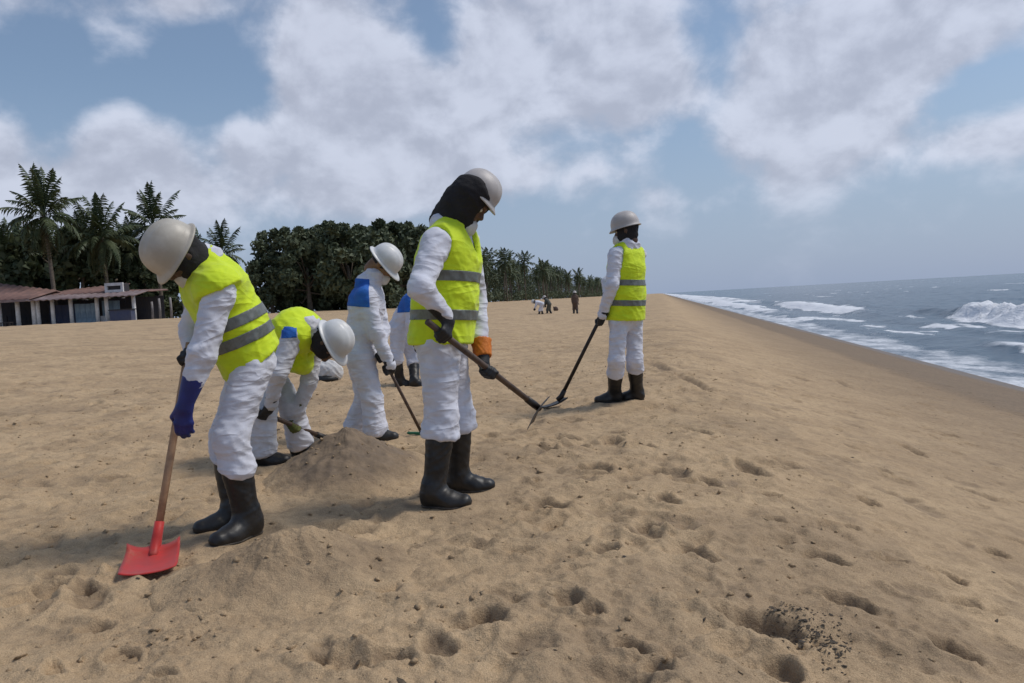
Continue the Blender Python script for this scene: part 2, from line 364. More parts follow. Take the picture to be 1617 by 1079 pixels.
def build_beach():
    # one sheet, finer towards the middle of the working area
    th = np.concatenate([np.radians(np.arange(-180, -52, 3.0)), np.radians(np.arange(-52, 52, .24)), np.radians(np.arange(52, 180.1, 3.0))])
    rr = [.25]
    while rr[-1] < 26: rr.append(rr[-1] * (1.0046 if rr[-1] > 1.3 else 1.08))
    while rr[-1] < 6000: rr.append(rr[-1] * 1.02)
    rr = np.array(rr)
    T, R = np.meshgrid(th, rr)
    x = (np.sin(T) * R).ravel(); y = (np.cos(T) * R).ravel()
    z = base_z(x, y) + relief(x, y)
    pr = np.random.default_rng(21)
    near = np.where(np.hypot(x, y) < 30)[0]
    xn, yn, zn = x[near], y[near], z[near].copy(); damp_shade = np.zeros_like(zn)
    for (a, b, dep, wid) in PITS:
        A, B = hit(*a), hit(*b); c = (A + B) / 2; d = B - A; la = max(np.hypot(d[0], d[1]) / 2, .05)
        ax, ay = d[:2] / (np.hypot(d[0], d[1]) + 1e-6)
        pit(zn, xn, yn, c[0], c[1], ax, ay, la * 1.1, min(la * 1.0, max(wid * 1.1, .04)), min(dep * 1.05, .046), .30, damp_shade, .55)
    # the dug hole with dark scraps at its edge
    h = hit(*HOLE); pit(zn, xn, yn, h[0] - .02, h[1] + .02, .8, -.6, .14, .10, .085, .2, damp_shade, .6)
    # many older prints, soft, all over the landward sand and some on the slope
    for _ in range(3000):
        v_ = 1.6 + 22 * pr.random() ** 1.2; u_ = -16 + 16.2 * pr.random() ** .75 if pr.random() < .76 else 6.0 * pr.random()
        cx, cy = u_ * CN[0] + v_ * CD[0], u_ * CN[1] + v_ * CD[1]
        an = pr.random() * 6.28; s = .45 + .65 * pr.random()
        pit(zn, xn, yn, cx, cy, math.cos(an), math.sin(an), .135 * s, .065 * s, (.010 + .030 * pr.random() ** 2.0) * (1.0 if u_ < .2 else .8), .40, damp_shade, .5 * pr.random())
    for (cx, cy, cz) in FEET:
        d2 = (xn - cx) ** 2 + (yn - cy) ** 2
        k = np.exp(-(d2 / .26 ** 2) ** 1.5)
        zn += k * (cz + .012 - zn)
        q = np.sqrt(d2) / .15
        zn += .018 * np.exp(-((q - 1.3) / .35) ** 2)
    z[near] = zn
    nr, nth = R.shape
    idx = np.arange(nr * nth).reshape(nr, nth)
    Q = np.stack([idx[:-1, :-1], idx[:-1, 1:], idx[1:, 1:], idx[1:, :-1]], -1).reshape(-1, 4)[:, ::-1]
    u, v = uv_of(x, y)
    wob = .5 * fbm2(v, v * 0 + 3.0, .22, 9, 3) + .25 * fbm2(x, y, .8, 10, 2)
    wet = sstep(u + .7 * wob, 4.1, 5.9) * .80 + sstep(u + .6 * wob, 8.0, 8.8) * .22
    wet = np.maximum(wet, .48 * sstep(u + wob, .8, 5.0))
    wet = np.maximum(wet, .28 * sstep(fbm2(x, y, .8, 77, 3), .10, .5) * (u < 1))
    wet = np.maximum(wet, .24 * sstep(fbm2(x, y, 3.2, 78, 4, .6), .12, .45) * (1 - sstep(u, 3, 5)))
    wet[near] = np.maximum(wet[near], damp_shade)  # pit floors carry painted shade on top of the real wetness
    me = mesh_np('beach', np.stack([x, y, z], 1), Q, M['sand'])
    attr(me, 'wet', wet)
    return link('beach', me, kind='structure'), (xn, yn, zn)
def ground_at(x, y):
    return float((base_z(np.array([x]), np.array([y])) + relief(np.array([x]), np.array([y])))[0])

# ------------------------------------------------------------------ the sea
def build_sea():
    th = np.radians(np.concatenate([np.arange(-2, 48, .17), np.arange(48, 150, 2.0)]))
    rr = [9.5]
    while rr[-1] < 420: rr.append(rr[-1] * 1.0050)
    while rr[-1] < 40000: rr.append(rr[-1] * 1.035)
    rr = np.array(rr)
    T, R = np.meshgrid(th, rr); nr, nth = R.shape
    x = (np.sin(T) * R).ravel(); y = (np.cos(T) * R).ravel(); r = R.ravel()
    u, v = uv_of(x, y)
    det = 1 - sstep(r, 250, 420)
    z = np.full_like(x, SEA_Z)
    foam = np.zeros_like(x)
    warp = 1.6 * fbm2(x, y, .07, 40, 3)
    # breakers running along the coast: (offset u0, height, width front, width back, foam-along-coast window)
    def breaker(u0, hgt, wf, wb, amp_v, seed):
        d = u - (u0 + warp * 1.2)
        prof = np.where(d < 0, np.exp(-(d / wf) ** 2), np.exp(-(d / wb) ** 2))
        return hgt * prof * amp_v, d
    # main breaker: high right of the frame near v 45-60
    a1 = np.exp(-((v - 57) / 10.0) ** 2) * 1.25 + .95 * np.exp(-((v - 38) / 10.0) ** 2) + .30
    a1 = a1 * (.85 + .5 * fbm2(x, y, .16, 50, 3))
    zz, d = breaker(21.0, .62, 1.1, 3.6, a1, 1); z += zz
    f1 = np.clip(np.exp(-((v - 48) / 9.0) ** 4) * 1.6, 0, 1)
    rag = .9 * fbm2(x, y, .5, 52, 4)
    foam = np.maximum(foam, f1 * sstep(d + rag, -2.6, -1.2) * (1 - sstep(d + rag, .6, 1.8)))
    z += .35 * f1 * sstep(d, -2.2, -.5) * (1 - sstep(d, .8, 2.2)) * (.3 + 1.7 * fbm2(x, y, .8, 53, 5, .65))
    # second line further along the coast
    a2 = np.exp(-((v - 105) / 38) ** 2)
    zz, d = breaker(18.2, .75, 1.3, 4.5, a2, 2); z += zz
    f2 = np.exp(-((v - 98) / 26) ** 4)
    foam = np.maximum(foam, f2 * sstep(d + rag, -2.4, -1.2) * (1 - sstep(d + rag, .4, 1.6)) * .95)
    # far surf, always white
    a3 = sstep(v, 110, 170)
    zz, d = breaker(15.5, .9, 2.0, 5.0, a3, 3); z += zz
    foam = np.maximum(foam, a3 * sstep(d + rag, -5.0, -2.5) * (1 - sstep(d + rag, .8, 3.0)) * (.75 + .8 * fbm2(x, y, .11, 58, 3)))
    a4 = sstep(v, 60, 120)
    zz, d = breaker(12.4, .35, 1.2, 2.2, .4 + a4, 4); z += zz
    foam = np.maximum(foam, (.15 + .85 * a4) * sstep(d + rag, -2.0, -1.0) * (1 - sstep(d + rag, .3, 1.6)) * .85)
    # churned water between: streaks of foam
    st = fbm2(u * 1.0, v * .28, .42, 60, 4, .6)
    zone = sstep(u, 8.5, 10.5) * (1 - sstep(u, 18.5, 22))
    foam = np.maximum(foam, zone * sstep(st, .05, .40) * .62)
    # swash film with a pale lacy edge
    sw = 1 - sstep(u + .8 * fbm2(x, y, .3, 63, 3), 10.6, 12.4)
    foam = np.maximum(foam, sw * .50)
    # near line of small wash (v about 28)
    zz, d = breaker(13.5, .28, .7, 1.6, np.exp(-((v - 30) / 9) ** 2), 5); z += zz
    foam = np.maximum(foam, np.exp(-((v - 29) / 5.0) ** 2) * sstep(d + rag, -1.4, -.4) * (1 - sstep(d + rag, .3, 1.4)) * .9)
    zz, d = breaker(16.5, .25, .8, 1.8, np.exp(-((v - 44) / 16) ** 2), 6); z += zz
    foam = np.maximum(foam, np.exp(-((v - 46) / 12) ** 2) * sstep(d + rag, -1.2, -.3) * (1 - sstep(d + rag, .2, 1.2)) * .8 * sstep(fbm2(x, y, .2, 66, 2), -.1, .2))
    # swell and chop
    deep = sstep(u, 11, 20)
    z += det * deep * (.26 * fbm2(u, v * .35, .16, 70, 3) + .14 * fbm2(u, v * .6, .55, 72, 3) + .05 * fbm2(x, y, 1.6, 73, 2))
    z += det * .05 * fbm2(x, y, .8, 74, 3) * sstep(u, 9.4, 11)
    # white horses far out
    foam = np.maximum(foam, sstep(fbm2(u * 1.2, v * .5, .10, 80, 4, .6), .42, .55) * sstep(u, 30, 40) * .6)
    me = mesh_np('sea', np.stack([x, y, z], 1), np.stack([a.ravel() for a in (lambda I: (I[:-1, :-1], I[1:, :-1], I[1:, 1:], I[:-1, 1:]))(np.arange(nr * nth).reshape(nr, nth))], 1)[:, ::-1][:, ::-1], None)
    attr(me, 'foam', foam)
    m = bpy.data.materials.new('sea water'); m.use_nodes = True; t = m.node_tree
    b = t.nodes['Principled BSDF']
    co = N(t, 'ShaderNodeNewGeometry').outputs['Position']
    fa = N(t, 'ShaderNodeAttribute', attribute_name='foam').outputs['Fac']
    stc = N(t, 'ShaderNodeMapping'); stc.inputs['Rotation'].default_value = (0, 0, math.radians(-11.3)); stc.inputs['Scale'].default_value = (1, .45, 1); L(t, co, stc.inputs[0])
    n1_ = noise(t, stc.outputs[0], .9, 8, .68); n2_ = noise(t, co, 6, 5, .7)
    nn = mth(t, 'MULTIPLY_ADD', n2_, .35, mth(t, 'MULTIPLY', n1_, .9))
    ff = smooth(t, mth(t, 'ADD', mth(t, 'MULTIPLY', fa, 1.0), mth(t, 'MULTIPLY', mth(t, 'SUBTRACT', nn, .62), mth(t, 'MULTIPLY_ADD', fa, 1.7, .15))), .30, .70)
    wc = mixc(t, smooth(t, n1_, .35, .65), (.062, .105, .150), (.095, .145, .190))
    c = mixc(t, ff, wc, (.78, .80, .84)); L(t, c, b.inputs['Base Color'])
    L(t, mth(t, 'MULTIPLY_ADD', ff, .62, .22), b.inputs['Roughness']); b.inputs['IOR'].default_value = 1.33
    b.inputs['Specular IOR Level'].default_value = .5
    n3_ = noise(t, stc.outputs[0], 1.8, 7, .65); 
    bm = N(t, 'ShaderNodeBump'); bm.inputs['Strength'].default_value = .8; bm.inputs['Distance'].default_value = .25
    L(t, n3_, bm.inputs['Height']); L(t, bm.outputs[0], b.inputs['Normal'])
    me.materials.append(m)
    return link('sea', me, kind='structure')

# ------------------------------------------------------------------ distance-field modelling (numpy surface nets)
def surface_nets(fn, lo, hi, h):
    lo = np.asarray(lo, float) - 2 * h; hi = np.asarray(hi, float) + 2 * h
    n = np.ceil((hi - lo) / h).astype(int) + 1
    gx, gy, gz = [(lo[k] + h * np.arange(n[k])).astype(f32) for k in range(3)]
    P = np.stack(np.meshgrid(gx, gy, gz, indexing='ij'), -1).reshape(-1, 3)
    v = fn(P).reshape(n).astype(f32)
    s = v < 0
    c = np.zeros(n - 1, np.int8)
    for dx in (0, 1):
        for dy in (0, 1):
            for dz in (0, 1):
                c += s[dx:n[0] - 1 + dx, dy:n[1] - 1 + dy, dz:n[2] - 1 + dz]
    act = (c > 0) & (c < 8)
    I = np.argwhere(act); ids = -np.ones(n - 1, np.int64); ids[act] = np.arange(len(I))
    acc = np.zeros((len(I), 3)); cnt = np.zeros(len(I))
    cor = [(a, b, d) for a in (0, 1) for b in (0, 1) for d in (0, 1)]
    for a in cor:
        for ax in range(3):
            if a[ax]: continue
            b = list(a); b[ax] = 1
            va = v[I[:, 0] + a[0], I[:, 1] + a[1], I[:, 2] + a[2]]; vb = v[I[:, 0] + b[0], I[:, 1] + b[1], I[:, 2] + b[2]]
            cr = (va < 0) != (vb < 0)
            t = np.where(cr, va / np.where(cr, va - vb, 1), 0)
            p = np.tile(np.array(a, float), (len(I), 1)); p[:, ax] += t
            acc[cr] += p[cr]; cnt[cr] += 1
    V = lo + h * (I + acc / np.maximum(cnt, 1)[:, None])
    Qs = []
    for ax in range(3):
        o1, o2 = (ax + 1) % 3, (ax + 2) % 3
        sl0 = [slice(None)] * 3; sl1 = [slice(None)] * 3
        sl0[ax] = slice(0, n[ax] - 1); sl1[ax] = slice(1, n[ax])
        A = s[tuple(sl0)]; B = s[tuple(sl1)]
        E = np.argwhere(A != B)
        E = E[(E[:, o1] > 0) & (E[:, o2] > 0) & (E[:, o1] < n[o1] - 1) & (E[:, o2] < n[o2] - 1)]
        inside = A[E[:, 0], E[:, 1], E[:, 2]]
        def cid(d1, d2):
            k = E.copy(); k[:, o1] -= d1; k[:, o2] -= d2
            return ids[k[:, 0], k[:, 1], k[:, 2]]
        q = np.stack([cid(1, 1), cid(0, 1), cid(0, 0), cid(1, 0)], 1)
        q[~inside] = q[~inside][:, ::-1]
        Qs.append(q)
    return V, np.concatenate(Qs)
def vnormals(V, Q):
    n = np.cross(V[Q[:, 2]] - V[Q[:, 0]], V[Q[:, 3]] - V[Q[:, 1]])
    out = np.zeros_like(V)
    for k in range(4): np.add.at(out, Q[:, k], n)
    return out / (np.linalg.norm(out, axis=1)[:, None] + 1e-12)
def smin(a, b, k):
    h = np.clip(.5 + .5 * (b - a) / k, 0, 1)
    return b + (a - b) * h - k * h * (1 - h)
def smax(a, b, k): return -smin(-a, -b, k)
def cap(P, a, b, ra, rb):
    a = np.asarray(a, f32); b = np.asarray(b, f32); ba = b - a
    t = np.clip((P - a) @ ba / max(float(ba @ ba), 1e-9), 0, 1)
    return np.linalg.norm(P - a - t[:, None] * ba, axis=1) - (ra + (rb - ra) * t)
def ecap(P, a, b, lat, wa, wb):
    """capsule with elliptical section; wa, wb = (half width along lat, half depth)"""
    a = np.asarray(a, f32); b = np.asarray(b, f32); ba = b - a; Lh = float(np.linalg.norm(ba)) + 1e-9; ax = ba / Lh
    lat = np.asarray(lat, f32); lat = lat - (lat @ ax) * ax; lat = lat / np.linalg.norm(lat); dep = np.cross(ax, lat)
    q = P - a; ts = q @ ax; t = np.clip(ts / Lh, 0, 1)
    wl = wa[0] + (wb[0] - wa[0]) * t; wd = wa[1] + (wb[1] - wa[1]) * t
    m = np.minimum(wl, wd)
    l = q @ lat; d = q @ dep; o = ts - t * Lh
    return (np.sqrt((l / wl) ** 2 + (d / wd) ** 2 + (o / m) ** 2) - 1) * m
def ell(P, c, axes, r):
    q = (P - np.asarray(c, f32)) @ np.asarray(axes, f32).T / np.asarray(r, f32)
    k = np.linalg.norm(q, axis=1)
    return (k - 1) * min(r)
def bounds(pts, pad):
    p = np.array(pts); return p.min(0) - pad, p.max(0) + pad
def wrinkle(V, Q, amp, sc, seed, stretch=(1, 1, 1)):
    nn = vnormals(V, Q)
    s = np.array(stretch)
    x, y, z = (V * s).T
    def folds(tilt, fa, fb, sd):
        # creases: short wavelength across the fold, long along it
        a = z * math.cos(tilt) + (x + .6 * y) * math.sin(tilt); b = -z * math.sin(tilt) + (x + .6 * y) * math.cos(tilt); c = y - .6 * x
        q = np.stack([a * fa, b * fb, c * fb], 1) * sc + seed + sd
        q = q + .55 * np.stack([gn(q * .6 + 9), gn(q * .6 + 31), gn(q * .6 + 57)], 1)
        r = np.clip(1 - np.abs(gn(q)) * 3.0, 0, 1)
        return r ** 1.4
    m1 = sstep(gn(V * 4.0 + seed + 71), -.25, .25)
    d = folds(.75, 1.35, .30, 0) * m1 + folds(-.80, 1.5, .32, 23) * (1 - m1) + .55 * folds(1.25, 1.6, .22, 61) * (1 - .5 * m1) + .40 * folds(.35, 3.0, .7, 47) * m1 + .35 * folds(-.4, 3.6, .8, 83) * (1 - m1) + .6 * gn(V * sc * .45 + seed)
    return V + nn * (amp * (d - .55))[:, None]
def sdf_obj(name, fn, lo, hi, h, m, parent, org, wr=None, **kw):
    V, Q = surface_nets(fn, lo, hi, h)
    if wr: V = wrinkle(V, Q, *wr)
    return link(name, mesh_np(name, V - org, Q, m), parent, **kw)
def band_obj(name, src, planes, off, m, parent):
    """strip cut from a mesh between planes (point, normal pairs keep the side the normal points to), lifted off it"""
    bm = bmesh.new(); bm.from_mesh(src.data)
    for (p, n) in planes:
        bmesh.ops.bisect_plane(bm, geom=bm.verts[:] + bm.edges[:] + bm.faces[:], plane_co=p, plane_no=n, clear_inner=True)
    bm.normal_update()
    top = {}
    for v in bm.verts: top[v] = v.normal.copy()
    for v in bm.verts: v.co += top[v] * off
    # a thin hem so that the band has an edge of its own
    ed = [e for e in bm.edges if e.is_boundary]
    if ed:
        g_ = bmesh.ops.extrude_edge_only(bm, edges=ed)
        for v in [x for x in g_['geom'] if isinstance(x, bmesh.types.BMVert)]:
            pn = min((o.other_vert(v) for o in v.link_edges if o.other_vert(v) in top), key=lambda q_: (q_.co - v.co).length, default=None)
            if pn is not None: v.co -= top[pn] * (off + .002)
    me = bpy.data.meshes.new(name); bm.to_mesh(me); bm.free()
    me.materials.clear(); me.materials.append(m)
    me.polygons.foreach_set('use_smooth', np.full(len(me.polygons), True))
    return link(name, me, parent)
def tube(pts, rad, n=10, caps=True):
    pts = np.array(pts, float); V = []; Q = []
    up = np.array([.13, .21, .97])
    for i, p in enumerate(pts):
        d = nrm(pts[min(i + 1, len(pts) - 1)] - pts[max(i - 1, 0)])
        if abs(d @ up) > .95: up = np.array([1.0, .1, 0])
        s = nrm(np.cross(d, up)); t = np.cross(s, d)
        r = rad[i] if hasattr(rad, '__len__') else rad
        for k in range(n):
            a = 2 * math.pi * k / n
            V.append(p + r * (math.cos(a) * s + math.sin(a) * t))
    F = []
    for i in range(len(pts) - 1):
        for k in range(n):
            F.append((i * n + k, i * n + (k + 1) % n, (i + 1) * n + (k + 1) % n, (i + 1) * n + k))
    if caps:
        F.append(tuple(range(n))[::-1]); F.append(tuple(range((len(pts) - 1) * n, len(pts) * n)))
    return np.array(V), F
def tube_obj(name, pts, rad, m, parent=None, org=(0, 0, 0), n=10):
    V, F = tube(np.array(pts) - np.array(org), rad, n)
    return link(name, mesh_np(name, V, F, m), parent)
class MB:
    """collects simple shapes into one mesh"""
    def __init__(s): s.V = []; s.F = []
    def add(s, V, F):
        o = len(s.V); s.V += [tuple(map(float, v)) for v in V]; s.F += [tuple(i + o for i in f) for f in F]; return s
    def box(s, lo, hi):
        x0, y0, z0 = lo; x1, y1, z1 = hi
        return s.add([(x0, y0, z0), (x1, y0, z0), (x1, y1, z0), (x0, y1, z0), (x0, y0, z1), (x1, y0, z1), (x1, y1, z1), (x0, y1, z1)],
                     [(0, 3, 2, 1), (4, 5, 6, 7), (0, 1, 5, 4), (1, 2, 6, 5), (2, 3, 7, 6), (3, 0, 4, 7)])
    def tube(s, pts, rad, n=8): return s.add(*tube(pts, rad, n))
    def mesh(s, name, m, smooth_=False): return mesh_np(name, np.array(s.V), s.F, m, smooth_)
    def build(s, name, m, parent=None, smooth_=False, **kw): return link(name, s.mesh(name, m, smooth_), parent, **kw)

# ------------------------------------------------------------------ parts of people (shared meshes in head coordinates: x forward, y left, z up)
I3 = np.eye(3)
def head_mesh(skin):
    def fn(P):
        d = ell(P, (-.008, 0, .035), I3, (.098, .078, .100))
        d = smin(d, ell(P, (.030, 0, -.045), I3, (.062, .058, .068)), .04)
        d = smin(d, cap(P, (.082, 0, -.098), (.078, 0, -.098), .020, .020), .03)
        d = smin(d, cap(P, (.078, -.034, .022), (.086, -.012, .026), .012, .012), .018)
        d = smin(d, cap(P, (.078, .034, .022), (.086, .012, .026), .012, .012), .018)
        for s in (-1, 1):
            d = smax(d, -(np.linalg.norm(P - np.array((.094, .032 * s, .003), f32), axis=1) - .015), .012)
            d = smin(d, cap(P, (.060, .046 * s, -.022), (.072, .034 * s, -.026), .018, .016), .02)
            e = ell(P, (-.008, .079 * s, -.008), I3, (.020, .011, .033))
            d = smin(d, e, .008)
        d = smin(d, cap(P, (.090, 0, .006), (.108, 0, -.026), .009, .013), .012)
        for s in (-1, 1): d = smin(d, cap(P, (.098, 0, -.032), (.092, .015 * s, -.034), .011, .009), .008)
        d = smin(d, cap(P, (.086, -.020, -.060), (.086, .020, -.060), .009, .009), .010)
        d = smin(d, cap(P, (.085, -.016, -.074), (.085, .016, -.074), .010, .010), .010)
        d = smin(d, cap(P, (-.022, 0, -.05), (-.028, 0, -.10), .056, .056), .03)
        return d
    V, Q = surface_nets(fn, (-.13, -.1, -.2), (.14, .1, .145), .005)
    return mesh_np('head', V, Q, skin)
def hood_fn(mw, nk, sp, fwd, shv, kind):
    """black scarf or cape in world space: round the head, open at the face, down to the collar"""
    c = np.array(mw.translation); A = np.array(mw.to_3x3()).T         # rows: head axes
    W = lambda x, y, z: c + A[0] * x + A[1] * y + A[2] * z
    big = kind == 'cape'
    def fn(P):
        Lc = ((P - c.astype(f32)) @ A.T.astype(f32))
        if big:
            d = ell(Lc, (-.006, 0, .040), I3, (.116, .124, .122))
            d = smin(d, ell(Lc, (.020, 0, -.055), I3, (.086, .080, .096)), .05)
            d = smin(d, cap(P, W(-.03, 0, -.06), nk + sp * .015, .080, .098), .05)
            d = smin(d, cap(P, W(-.07, 0, -.04), nk - fwd * .115 + sp * .015, .050, .026), .05)
            d = smax(d, (Lc @ np.array((-.50, 0, .86), f32)) - .118, .01)
            d = smax(d, -ell(Lc, (.118, 0, .0), I3, (.064, .060, .082)), .012)
        else:
            d = ell(Lc, (-.008, 0, .032), I3, (.108, .088, .106))
            d = smin(d, ell(Lc, (.022, 0, -.05), I3, (.076, .070, .084)), .04)
            d = smin(d, cap(P, W(-.02, 0, -.06), nk + sp * .01, .066, .070), .05)
            d = smax(d, -ell(Lc, (.115, 0, -.005), I3, (.060, .056, .066)), .012)
        return d
    return fn, *bounds([c, nk, nk - fwd * .12], .19)
def hair_mesh():
    def fn(P):
        d = ell(P, (-.008, 0, .035), I3, (.104, .084, .106))
        d = smax(d, .85 * (P[:, 0] - .045) + .3 * (.02 - P[:, 2]) - .02, .02)
        return smax(d, -.03 - P[:, 2] , .01)
    V, Q = surface_nets(fn, (-.13, -.1, -.1), (.12, .1, .16), .006)
    V = wrinkle(V, Q, .003, 60, 1.0)
    return mesh_np('hair', V, Q, M['black_cloth'])
def mask_mesh():
    def fn(P):
        d = ell(P, (.078, 0, -.052), I3, (.050, .050, .050))
        d = smin(d, cap(P, (.105, 0, -.02), (.112, 0, -.06), .012, .014), .03)
        return smax(d, .055 - P[:, 0], .008)
    V, Q = surface_nets(fn, (.03, -.07, -.13), (.15, .07, .02), .006)
    return mesh_np('dust_mask', V, Q, M['mask'])
def hat_mesh(m, brim=1.0, size=1.0):
    """hard hat: dome with a crown ridge, rolled rim and brim, hollow inside"""
    nt_, nr_ = 56, 15
    a, b, h, z0 = .136 * size, .118 * size, .134 * size, .034
    V = []; F = []
    def ring(fn):
        o = len(V)
        for k in range(nt_):
            V.append(fn(2 * math.pi * k / nt_))
        return o
    def brimw(t):
        c = math.cos(t); return brim * (.016 + .040 * max(0, c) ** 1.6 + .012 * max(0, -c) ** 2)
    rings = []
    for i in range(nr_):
        ph = (.04 + .96 * i / (nr_ - 1)) * math.pi / 2
        def fn(t, ph=ph):
            s = math.sin(ph) ** .92; z = math.cos(ph) ** .80
            x, y = a * s * math.cos(t), b * s * math.sin(t)
            rid = .009 * math.exp(-(y / .020) ** 2) * (z ** .5 if z > 0 else 0) * (1 if abs(x) < .12 else .5)
            rid += .005 * (math.exp(-((abs(y) - .052) / .010) ** 2)) * max(z, 0)
            return (x, y, z0 + h * z + rid)
        rings.append(ring(fn))
    for (ro, dz) in ((.25, -.004), (.7, -.009), (1.0, -.013), (1.03, -.017), (.96, -.019)):
        rings.append(ring(lambda t, ro=ro, dz=dz: (((a + brimw(t) * ro) * math.cos(t)), ((b + brimw(t) * ro) * math.sin(t)), z0 + dz - .012 * max(0, math.cos(t)) ** 2 * ro)))
    rings.append(ring(lambda t: ((a - .004) * math.cos(t), (b - .004) * math.sin(t), z0 - .010)))
    for i in range(nr_ - 1, -1, -2):
        ph = (.04 + .96 * i / (nr_ - 1)) * math.pi / 2
        rings.append(ring(lambda t, ph=ph: ((a - .007) * math.sin(ph) ** .92 * math.cos(t), (b - .007) * math.sin(ph) ** .92 * math.sin(t), z0 - .004 + (h - .006) * math.cos(ph) ** .8)))
    for r0, r1 in zip(rings[:-1], rings[1:]):
        for k in range(nt_):
            F.append((r0 + k, r1 + k, r1 + (k + 1) % nt_, r0 + (k + 1) % nt_))
    F.append(tuple(rings[0] + k for k in range(nt_))); F.append(tuple(rings[-1] + k for k in range(nt_))[::-1])
    return mesh_np('hard_hat', np.array(V), F, m)
SH = {}
SH['head'] = head_mesh(M['skin']); SH['head_warm'] = head_mesh(M['skin_warm'])
SH['hair'] = hair_mesh(); SH['mask'] = mask_mesh()
SH['hat_cream'] = hat_mesh(M['hat_cream'], .55, .98); SH['hat_small'] = hat_mesh(M['hat_grey'], .5, .87); SH['hat_white'] = hat_mesh(M['hat_white'], 1.0, .98); SH['hat_grey'] = hat_mesh(M['hat_grey'], .45, .98)
bm_ = bmesh.new(); bmesh.ops.create_uvsphere(bm_, u_segments=14, v_segments=10, radius=.0125); me_ = bpy.data.meshes.new('eye'); bm_.to_mesh(me_); bm_.free()
me_.materials.append(M['eye']); me_.polygons.foreach_set('use_smooth', np.full(len(me_.polygons), True)); SH['eye'] = me_

FING = [(.030, .0, .040, .027, .021), (.010, .006, .045, .030, .023), (-.010, .003, .042, .028, .022), (-.029, -.006, .033, .022, .019)]
def hand_fn(wrist, fdir, nrm_back, side, curl, thumb_in, elbow, cuff_r, cuff_len):
    """glove: palm, four unequal bent fingers, thumb, cuff back along the forearm. side +1 right hand, -1 left"""
    f = nrm(fdir); n = nrm(np.asarray(nrm_back) - (np.asarray(nrm_back) @ f) * f)
    t = np.cross(n, f) * side           # towards the thumb
    prims = []
    w_ = np.asarray(wrist, float)
    kn = w_ + f * .086
    for (ox, of, l1, l2, l3) in FING:
        p = kn + t * ox + f * of
        dirn = f; ang = 0.0; rr = .0115
        pts = [p]
        for li, c in zip((l1, l2, l3), curl):
            ang += c
            d = math.cos(ang) * f - math.sin(ang) * n
            p = p + d * li; pts.append(p)
        prims.append((pts, (.0125, .0115, .0105, .0095)))
    th0 = w_ + f * .030 + t * .030 - n * .006
    th1 = th0 + nrm(f * .75 + t * (.8 - .5 * thumb_in) - n * (.2 + .4 * thumb_in)) * .042
    th2 = th1 + nrm(f * (.9 - .3 * thumb_in) + t * (.25 - .8 * thumb_in) - n * (.2 + .9 * thumb_in)) * .032
    th3 = th2 + nrm(f * (.7 - .2 * thumb_in) - t * (.9 * thumb_in) - n * (.1 + .7 * thumb_in)) * .025
    prims.append(([th0, th1, th2, th3], (.017, .014, .0125, .0105)))
    el = np.asarray(elbow, float); ce = w_ + nrm(el - w_) * cuff_len
    def fn(P):
        d = ecap(P, w_ + f * .015, kn - f * .004, t, (.034, .020), (.042, .016))
        for pts, rs in prims:
            fd = None
            for i in range(len(pts) - 1):
                c_ = cap(P, pts[i], pts[i + 1], rs[i], rs[i + 1])
                fd = c_ if fd is None else np.minimum(fd, c_)
            d = smin(d, fd, .008)
        d = smin(d, cap(P, w_ + f * .01, ce, .033, cuff_r), .02)
        return d
    allp = [w_, ce] + [p for pts, _ in prims for p in pts]
    lo, hi = bounds(allp, .06)
    return fn, lo, hi
def grip(G, A, elbow, side, flip, rod_r=.017):
    """wrist and hand frame for a hand closed round a rod through G along A"""
    A = nrm(A); e = nrm(np.asarray(G) - np.asarray(elbow)); f = nrm(e - (e @ A) * A)
    t = A * flip; n = np.cross(f, t) * side
    wrist = np.asarray(G) - f * .070 + n * (.016 + rod_r)
    return wrist, f, n

